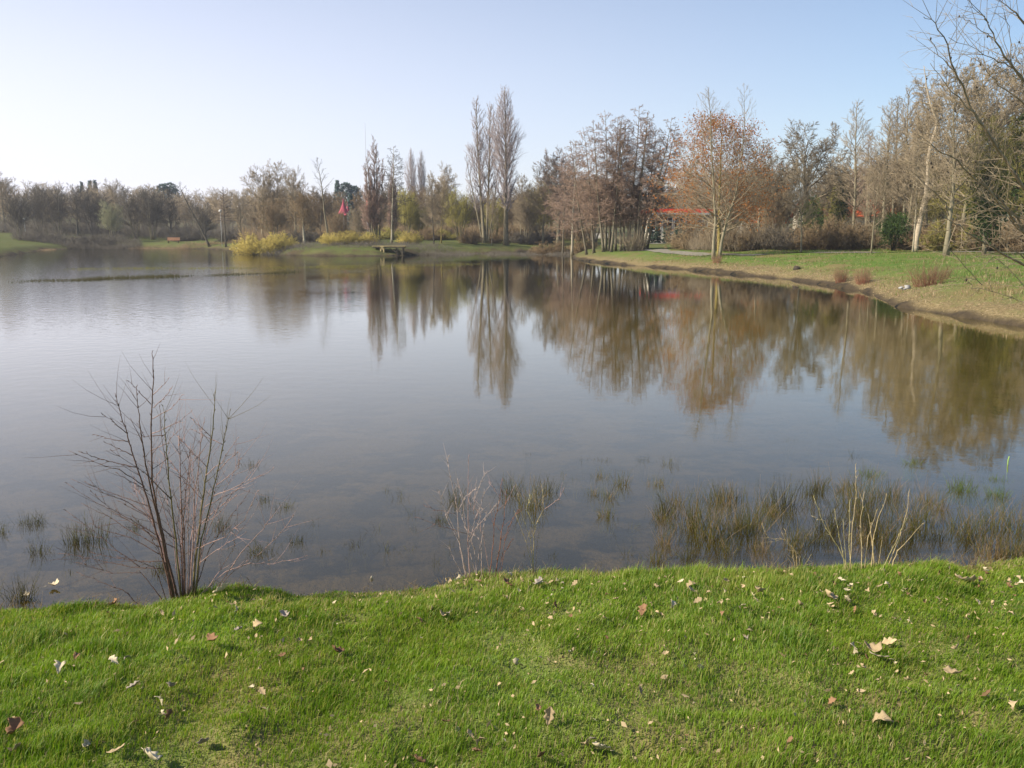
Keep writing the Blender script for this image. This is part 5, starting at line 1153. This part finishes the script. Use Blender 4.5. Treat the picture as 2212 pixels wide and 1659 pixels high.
for i in range(120):
    kd = r.choices(['tan', 'pale', 'rust'], [.5, .2, .3])[0]; vy = 1255 + 390 * r.random() ** 1.8; vx = r.uniform(0, 2212) if r.random() < .4 else r.uniform(1000, 2212)
    if vy < 1300 and vx < 520: vy += 50
    leaf(vx, vy, r.uniform(5, 12), kd, SH[kd][0], group=SH[kd][1], upright=r.uniform(0, 1), name='leaf_scrap')
for i in range(88):
    kd = r.choices(['tan', 'pale', 'rust'], [.62, .15, .23])[0]; vx = r.uniform(950, 2212); vy = 1238 + 95 * r.random() ** 1.6 + (12 if vx < 1450 else 0)
    leaf(vx, vy, r.uniform(8, 17), kd, SH[kd][0], group=SH[kd][1], upright=r.uniform(0, 1), name='leaf_scrap')
for vx, vy, px, lab in [(118, 1266, 26, 'pale dead leaf floating by the dark tuft at the left edge of the water'), (56, 1290, 20, 'pinkish dead leaf floating at the water edge far left')]:
    b = on_plane(vx, vy, 0.012); s = px * b.length / F; o = bpy.data.objects.new('floating_leaf', LEAVES[[k for k in LEAVES if k[1] == 'pale'][0]]); col.objects.link(o); o.location = b + Vector((0, 0, .01)); o.scale = (s, s, s); o.rotation_euler = (.1, .1, vx); tag(o, lab, 'leaf')

# pale litter along the right shore
def litter():
    r = random.Random(8); S = []
    while len(S) < 2300:
        vx = r.uniform(1240, 2400); k = r.random()
        p = at_depth(vx, 560, 24 + 55 * r.random() ** 1.3); hh, dd = height(p.x, p.y); d = dd[0]
        if d < .25 or d > .6 + 5 * r.random() ** 2: continue
        q = Vector((p.x, p.y, hh[0] + .02)); L_ = r.uniform(.03, .12) * (p.y / 45); u = rv(r).normalized(); u.z *= .3
        S.append((*q, *(q + u * L_), .02 * p.y / 50, .012 * p.y / 50))
    g = Geo(); g.segs(S, 3); tag(g.build('leaf_litter', M['leaf_tan']), 'tan dead leaves and reed scraps strewn along the right shore', 'leaf litter', kind='stuff')
litter()
def log(v0, v1, rad, mat, label, name='stick'):
    out = []
    for v in (v0, v1):
        p = on_plane(*v, .3)
        for _ in range(8): p = on_plane(*v, max(gz(p.x, p.y), 0) + rad)
        out.append(p)
    g = Geo(); c = (out[0] + out[1]) / 2; mid = c + Vector((0, 0, .02)); b = Vector(c); g.tube([out[0] - b, mid - b, out[1] - b], [rad, rad * .9, rad * .6], 7)
    o = g.build(name, M[mat]); o.location = b; tag(o, label, name)
log((1885, 615), (1903, 613), .045, 'straw_stem', 'short bleached stick on the muddy shore left of the grass slope')
log((2020, 646), (2046, 650), .03, 'straw_stem', 'bleached stick lying on the shore below the red shrub')
g = Geo(); g.box((0, 0, .05), (.3, .2, .06), Matrix.Rotation(.3, 3, 'Z')); g.box((.15, .05, .12), (.25, .22, .07), Matrix.Rotation(.9, 3, 'X')); g.box((-.2, 0, .11), (.16, .25, .05), Matrix.Rotation(-.5, 3, 'Y'))
o = g.build('crumpled_bag', M['white_litter']); p = on_plane(1955, 617, .6); o.location = (p.x, p.y, gz(p.x, p.y)); tag(o, 'small crumpled white bag on the right bank', 'litter')
g = Geo(); g.tube([(0, 0, -.1), (0, 0, .12), (.03, 0, .22)], [.30, .24, .20], 9); g.tube([(.45, .1, -.1), (.46, .1, .12)], [.16, .13], 8)
o = g.build('stump', M['stump_dark']); p = on_plane(1722, 572, .9); o.location = (p.x, p.y, gz(p.x, p.y)); tag(o, 'dark low stump on the right bank grass', 'stump')

# ------------------------------------------------------------------ gravel path
def path(pv, w, name='path'):
    P = []
    for vx, Y in pv: p = at_depth(vx, 540, Y); P.append(Vector((p.x, Y)))
    Q = []
    for a, b in zip(P[:-1], P[1:]):
        for i in range(14): Q.append(a.lerp(b, i / 14))
    Q.append(P[-1]); V = []; n = len(Q)
    for i, q in enumerate(Q):
        t = (Q[min(i + 1, n - 1)] - Q[max(i - 1, 0)]).normalized(); s = Vector((-t.y, t.x))
        for k in (-1, -.5, 0, .5, 1):
            e = q + s * k * w / 2 * (1 + .08 * math.sin(i * .7)); V.append((e.x, e.y))
    A = np.array(V); Z, _ = height(A[:, 0], A[:, 1])
    Z = Z + .05
    g = Geo(); g.poly([(x, y, z) for (x, y), z in zip(V, Z.ravel())], [(i * 5 + k, i * 5 + k + 1, (i + 1) * 5 + k + 1, (i + 1) * 5 + k) for i in range(n - 1) for k in range(4)])
    return g
bk('gravel', (.225, .205, .16), scale=2.5)
g = path([(1345, 121), (1400, 108), (1452, 96), (1530, 88), (1640, 83), (1760, 80.5), (1900, 79), (2050, 77.5), (2212, 76), (2500, 74)], 1.9); tag(g.build('path', M['gravel']), kind='structure')
g = path([(1375, 150), (1440, 140), (1475, 137), (1530, 134)], 2.6); tag(g.build('path', M['gravel']), kind='structure')

# ------------------------------------------------------------------ buildings, platform and furniture
def at_ground(vx, Y): p = at_depth(vx, 515, Y); return Vector((p.x, Y, gz(p.x, Y)))
# white pavilion with red fascia
b = at_ground(1466, 150); o = empty('pavilion', b, .04); tag(o, 'low white pavilion with a red roof edge behind the alder clump', 'building')
z0 = 0
def zat(vy, Y): return at_depth(1442, vy, Y).z - b.z
g = Geo(); g.box((0, 2.5, 2.2), (9.6, 5, 4.6)); g.build('wall', M['cream_wall'], o, False)
g = Geo(); g.box((0, 2.2, 5.15), (10.8, 6.4, .55)); g.box((0, 2.2, 5.45), (10.3, 5.9, .1)); g.build('roof', M['roof_red'], o, False)
g = Geo(); g.box((0, -.75, 4.72), (10.2, .5, .3)); g.build('gutter', M['metal_grey'], o, False)
for k in range(5):
    x = -3.9 + k * 1.95; g = Geo()
    g.box((x, -.06, 4.15), (1.75, .08, .14)); g.box((x, -.06, 1.95), (1.75, .08, .14)); g.box((x - .81, -.06, 3.05), (.14, .08, 2.06)); g.box((x + .81, -.06, 3.05), (.14, .08, 2.06)); g.box((x, -.06, 3.05), (.08, .07, 2.06)); g.box((x, -.06, 3.55), (1.48, .07, .08))
    w = g.build('window', M['white_wall'], o, False); g = Geo(); g.box((x, -.015, 3.05), (1.48, .04, 2.06)); g.build('pane', M['glass_dark'], w, False)
# house with orange roof
for vx, Y, ww, top, lab, mat_, nm in [(1660, 128, 5.0, 446, 'house with an orange tiled gable roof hidden behind the orange leaved tree', 'roof_orange', 'house'), (1850, 150, 17, 432, 'house with a long orange tiled roof hidden behind the wood', 'roof_orange', 'house')]:
    b = at_ground(vx, Y); H = at_depth(vx, top, Y).z - b.z; o = empty(nm, b, .15); tag(o, lab, 'house'); e = H * .62
    g = Geo(); g.box((0, 3, e / 2), (ww, 6, e)); g.poly([(-ww / 2, 0, e), (-ww / 2, 6, e), (-ww / 2, 3, H - .15), (ww / 2, 0, e), (ww / 2, 6, e), (ww / 2, 3, H - .15)], [(0, 1, 2), (3, 5, 4)]); g.build('wall', M['cream_wall'], o, False)
    g = Geo(); r2 = ww / 2 + .4
    for s_ in (-1, 1):
        y0 = 3 + s_ * 3.5; V = [(-r2, y0, e - .4), (r2, y0, e - .4), (r2, 3, H), (-r2, 3, H), (-r2, y0, e - .22), (r2, y0, e - .22), (r2, 3, H + .18), (-r2, 3, H + .18)]
        g.poly(V, [(0, 1, 2, 3), (7, 6, 5, 4), (0, 4, 5, 1), (1, 5, 6, 2), (3, 2, 6, 7), (0, 3, 7, 4)])
    g.build('roof', M[mat_], o, False)
    for k in range(int(ww / 3)):
        x = -ww / 2 + 1.6 + k * 3; g = Geo(); g.box((x, -.03, e * .5), (1.3, .08, 1.4)); w = g.build('window', M['white_wall'], o, False); g = Geo(); g.box((x, -.06, e * .5), (1.1, .06, 1.2)); g.build('pane', M['glass_dark'], w, False)
# grey white service wall behind the clearing
g = Geo(); g.box((0, 0, .7), (10, .3, 1.1)); b = at_ground(1262, 190); o = g.build('low_wall', M['white_wall'], None, False); o.location = b; tag(o, 'pale low wall behind the alders and the clearing', 'wall')
# hedges in front of the pavilion
for k, (vx, w_) in enumerate([(1404, 1.6), (1420, 1.8), (1440, 1.6), (1462, 1.9), (1476, 1.5)]):
    conifer(vx, 146 - k * .5, 484 + 4 * (k % 2), ['dark clipped shrub at the left corner of the white pavilion', 'dark clipped shrub before the first pavilion window', 'dark clipped shrub before the middle of the white pavilion', 'dark clipped shrub before the last pavilion window', 'dark clipped shrub at the right corner of the white pavilion'][k], 'conifer', 90, .28, .0, .4, .35, 'clipped_shrub')
# wooden platform at the water
b = on_plane(842, 552, 0); b = Vector((b.x, b.y, 0)); k_ = b.y / F; o = empty('fishing_platform', b, 0); tag(o, 'wooden platform on posts standing over the water below the pale trunks', 'platform')
dz = at_depth(842, 532, b.y - 1).z; x0, x1 = -38 * k_, 34 * k_; dz = max(dz, .9)
g = Geo()
for i in range(24): g.box((x0 + (x1 - x0) * (i + .5) / 24, .9, dz), ((x1 - x0) / 24 - .03, 2.0, .09))
g.build('deck', M['timber'], o, False)
g = Geo(); g.box(((x0 + x1) / 2, -.02, dz - .15), (x1 - x0 - .3, .1, .18)); g.box(((x0 + x1) / 2, 1.8, dz - .15), (x1 - x0 - .3, .1, .18)); g.build('beam', M['timber_dark'], o, False)
xf0, xf1 = -20.5 * k_, -11 * k_       # pale trestle with an arch of braces facing the water
for x in (xf0 + .1, xf1 - .1):
    g = Geo(); g.box((x, -.16, (dz - .1 - .8) / 2), (.17, .16, dz - .1 + .8)); g.build('leg', M['timber'], o, False)
g = Geo(); g.box(((xf0 + xf1) / 2, -.17, dz - .18), (xf1 - xf0 - .02, .14, .30)); g.build('header', M['timber'], o, False)
for s_ in (-1, 1):
    xm = (xf0 + xf1) / 2; xa = xf0 + .16 if s_ < 0 else xf1 - .16; g = Geo()
    g.poly([(xa, -.23, dz - .34), (xm, -.23, dz - .34), (xa, -.23, dz - .80), (xa, -.12, dz - .34), (xm, -.12, dz - .34), (xa, -.12, dz - .80)], [(0, 1, 2), (3, 5, 4), (0, 3, 4, 1), (1, 4, 5, 2), (0, 2, 5, 3)]); g.build('brace', M['timber'], o, False)
for x, y in ((x1 - .5, -.1), (x1 - 1.35, .2), (x1 - .5, 1.7), (xf0 + .3, 1.7)):
    g = Geo(); g.box((x, y, (dz - .25 - .8) / 2), (.2, .2, dz - .25 + .8)); g.build('leg', M['timber_dark'], o, False)
g = Geo(); g.tube([(x1 - 1.3, .1, dz - .3), (x1 - .55, .1, dz - .95)], [.07, .07], 6); g.tube([(x1 - 2.4, .1, dz - .3), (x1 - 1.4, .1, dz - .9)], [.07, .07], 6); g.build('brace', M['timber_dark'], o, False)
# bench
b = at_ground(374, 208); o = empty('bench', b, .1); tag(o, 'orange brown wooden bench on the far left shore grass', 'bench')
g = Geo(); [g.box((0, -.25 + .17 * i, .5), (2.8, .13, .06)) for i in range(4)]; g.build('seat', M['bench_wood'], o, False)
g = Geo(); [g.box((0, .42 + .04 * i, .72 + .22 * i), (2.8, .05, .17)) for i in range(3)]; g.build('backrest', M['bench_wood'], o, False)
for x in (-1.1, 1.1): g = Geo(); g.box((x, 0, .235), (.12, .6, .47)); g.build('leg', M['timber_dark'], o, False)
# lamps
for vx, Y, top, lab in [(56, 216, 476, 'globe lamp on a post on the far left knoll'), (479, 188, 459, 'globe lamp on a post beside the dark larch')]:
    b = at_ground(vx, Y); H = at_depth(vx, top, Y).z - b.z; o = empty('park_lamp', b); tag(o, lab, 'lamp', 'park lamps')
    g = Geo(); g.tube([(0, 0, 0), (0, 0, H)], [.07, .05], 8); g.build('pole', M['metal_grey'], o)
    g = Geo(); g.tube([(0, 0, H), (0, 0, H + .08), (0, 0, H + .3), (0, 0, H + .55), (0, 0, H + .62)], [.12, .28, .36, .24, .03], 12); g.build('lamp_shade', M['white_wall'], o)
# pink tents
for vx, Y, top, w_, lab in [(744, 203, 428, 1.05, 'pointed pink tent peak behind the thicket, left of the pair'), (753, 205, 434, .8, 'shorter pink tent peak close to the dark cypress')]:
    b = at_ground(vx, Y); H = at_depth(vx, top, Y).z - b.z; o = empty('tent', b, .4); tag(o, lab, 'tent', 'pink tents'); g = Geo(); V = []
    for t in (0, .25, .5, .75, 1):
        rr_ = w_ * (1.15 * (1 - t) ** 1.6 + .04)
        for k in range(8): a = k * math.pi / 4; V.append((rr_ * math.cos(a), rr_ * math.sin(a), H * (.62 + .38 * t)))
    g.poly(V, [(i * 8 + k, i * 8 + (k + 1) % 8, (i + 1) * 8 + (k + 1) % 8, (i + 1) * 8 + k) for i in range(4) for k in range(8)]); g.build('canopy', M['pink_cloth'], o)
    g = Geo(); g.tube([(0, 0, 0), (0, 0, H * 1.01)], [.1, .05], 6); g.build('pole', M['metal_grey'], o)
# radio mast
b = at_ground(795, 190); H = at_depth(795, 265, 190).z - b.z; o = empty('radio_mast', b); tag(o, 'thin tall mast with a red and white lower part behind the columnar clump', 'mast')
h1 = at_depth(795, 478, 190).z - b.z; h2 = at_depth(795, 428, 190).z - b.z
g = Geo(); g.tube([(0, 0, 0), (0, 0, h1)], [.2, .16], 8); g.build('base', M['white_wall'], o); g = Geo(); g.tube([(0, 0, h1 + .003), (0, 0, h2)], [.17, .13], 8); g.build('lower_section', M['metal_red'], o)
g = Geo(); g.tube([(0, 0, h2 + .003), (0, 0, H)], [.07, .03], 6); g.build('antenna', M['metal_grey'], o)

# ------------------------------------------------------------------ air
HAZE = .00032
g = Geo(); g.box((0, 115, 19), (900, 900, 50)); hz = g.build('haze', None, None, False)
m, nt, out = new_mat('haze_air'); pv = nt.nodes.new('ShaderNodeVolumePrincipled'); pv.inputs['Color'].default_value = (.86, .88, .95, 1); pv.inputs['Density'].default_value = HAZE; pv.inputs['Anisotropy'].default_value = .2
lk(nt, pv.outputs[0], out.inputs['Volume']); hz.data.materials.append(m); tag(hz, kind='stuff'); hz['label'] = 'thin pale spring haze in the air over the lake'; hz['category'] = 'haze'
hz.location = (0, 0, 0)

# ------------------------------------------------------------------ light, sky, camera
SUN_AZ, SUN_EL = math.radians(-106), math.radians(37)      # measured from the view direction, negative = left
sd = Vector((math.sin(SUN_AZ) * math.cos(SUN_EL), math.cos(SUN_AZ) * math.cos(SUN_EL), math.sin(SUN_EL)))
sun = bpy.data.lights.new('sun', 'SUN'); sun.energy = 5.0; sun.angle = math.radians(.55); sun.color = (1, .90, .74)
so = bpy.data.objects.new('sun', sun); col.objects.link(so); so.rotation_euler = (-sd).to_track_quat('-Z', 'Y').to_euler(); so.location = (-40, -10, 60)
w = bpy.data.worlds.new('World'); scene.world = w; w.use_nodes = True; nt = w.node_tree; nt.nodes.clear()
out = nt.nodes.new('ShaderNodeOutputWorld'); bg = nt.nodes.new('ShaderNodeBackground'); sky = nt.nodes.new('ShaderNodeTexSky'); sky.sky_type = 'NISHITA'; sky.sun_disc = False
sky.sun_elevation = SUN_EL; sky.sun_rotation = SUN_AZ; sky.air_density = 1.0; sky.dust_density = .6; sky.ozone_density = 3.0
bg.inputs['Strength'].default_value = .105
# thin veil of high haze, strongest low down and towards the sun side
ge = nt.nodes.new('ShaderNodeTexCoord'); sx = nt.nodes.new('ShaderNodeSeparateXYZ'); nt.links.new(ge.outputs['Generated'], sx.inputs[0])
dt = nt.nodes.new('ShaderNodeVectorMath'); dt.operation = 'DOT_PRODUCT'; nt.links.new(ge.outputs['Generated'], dt.inputs[0]); dt.inputs[1].default_value = (math.sin(math.radians(-62)), math.cos(math.radians(-62)), .10)
mr = nt.nodes.new('ShaderNodeMapRange'); nt.links.new(dt.outputs['Value'], mr.inputs['Value']); mr.inputs['From Min'].default_value = .0; mr.inputs['From Max'].default_value = 1.0; mr.inputs['To Min'].default_value = .06; mr.inputs['To Max'].default_value = 1
ml = nt.nodes.new('ShaderNodeMapRange'); ml.interpolation_type = 'SMOOTHSTEP'; nt.links.new(sx.outputs['Z'], ml.inputs['Value']); ml.inputs['From Min'].default_value = -.02; ml.inputs['From Max'].default_value = .50; ml.inputs['To Min'].default_value = 1; ml.inputs['To Max'].default_value = .12
mm = nt.nodes.new('ShaderNodeMath'); mm.operation = 'MULTIPLY'; nt.links.new(mr.outputs[0], mm.inputs[0]); nt.links.new(ml.outputs[0], mm.inputs[1])
mx = nt.nodes.new('ShaderNodeMix'); mx.data_type = 'RGBA'; nt.links.new(mm.outputs[0], mx.inputs[0]); nt.links.new(sky.outputs[0], mx.inputs[6]); mx.inputs[7].default_value = (7.7, 7.5, 8.5, 1)
nt.links.new(mx.outputs[2], bg.inputs['Color']); nt.links.new(bg.outputs[0], out.inputs[0])

cam = bpy.data.cameras.new('camera'); co = bpy.data.objects.new('camera', cam); col.objects.link(co); scene.camera = co
co.location = (0, 0, EYE); co.rotation_euler = (math.pi / 2 - PITCH, 0, 0); cam.sensor_fit = 'HORIZONTAL'; cam.sensor_width = 36; cam.lens = 36 * F / 2212; cam.clip_end = 20000; cam.clip_start = .05
scene.view_settings.view_transform = 'Standard'; scene.view_settings.look = 'None'; scene.view_settings.exposure = .55; scene.view_settings.gamma = 1
cy = scene.cycles; cy.max_bounces = 6; cy.diffuse_bounces = 2; cy.glossy_bounces = 3; cy.transparent_max_bounces = 12; cy.transmission_bounces = 3; cy.volume_bounces = 0
cy.use_denoising = True; cy.sample_clamp_indirect = 6
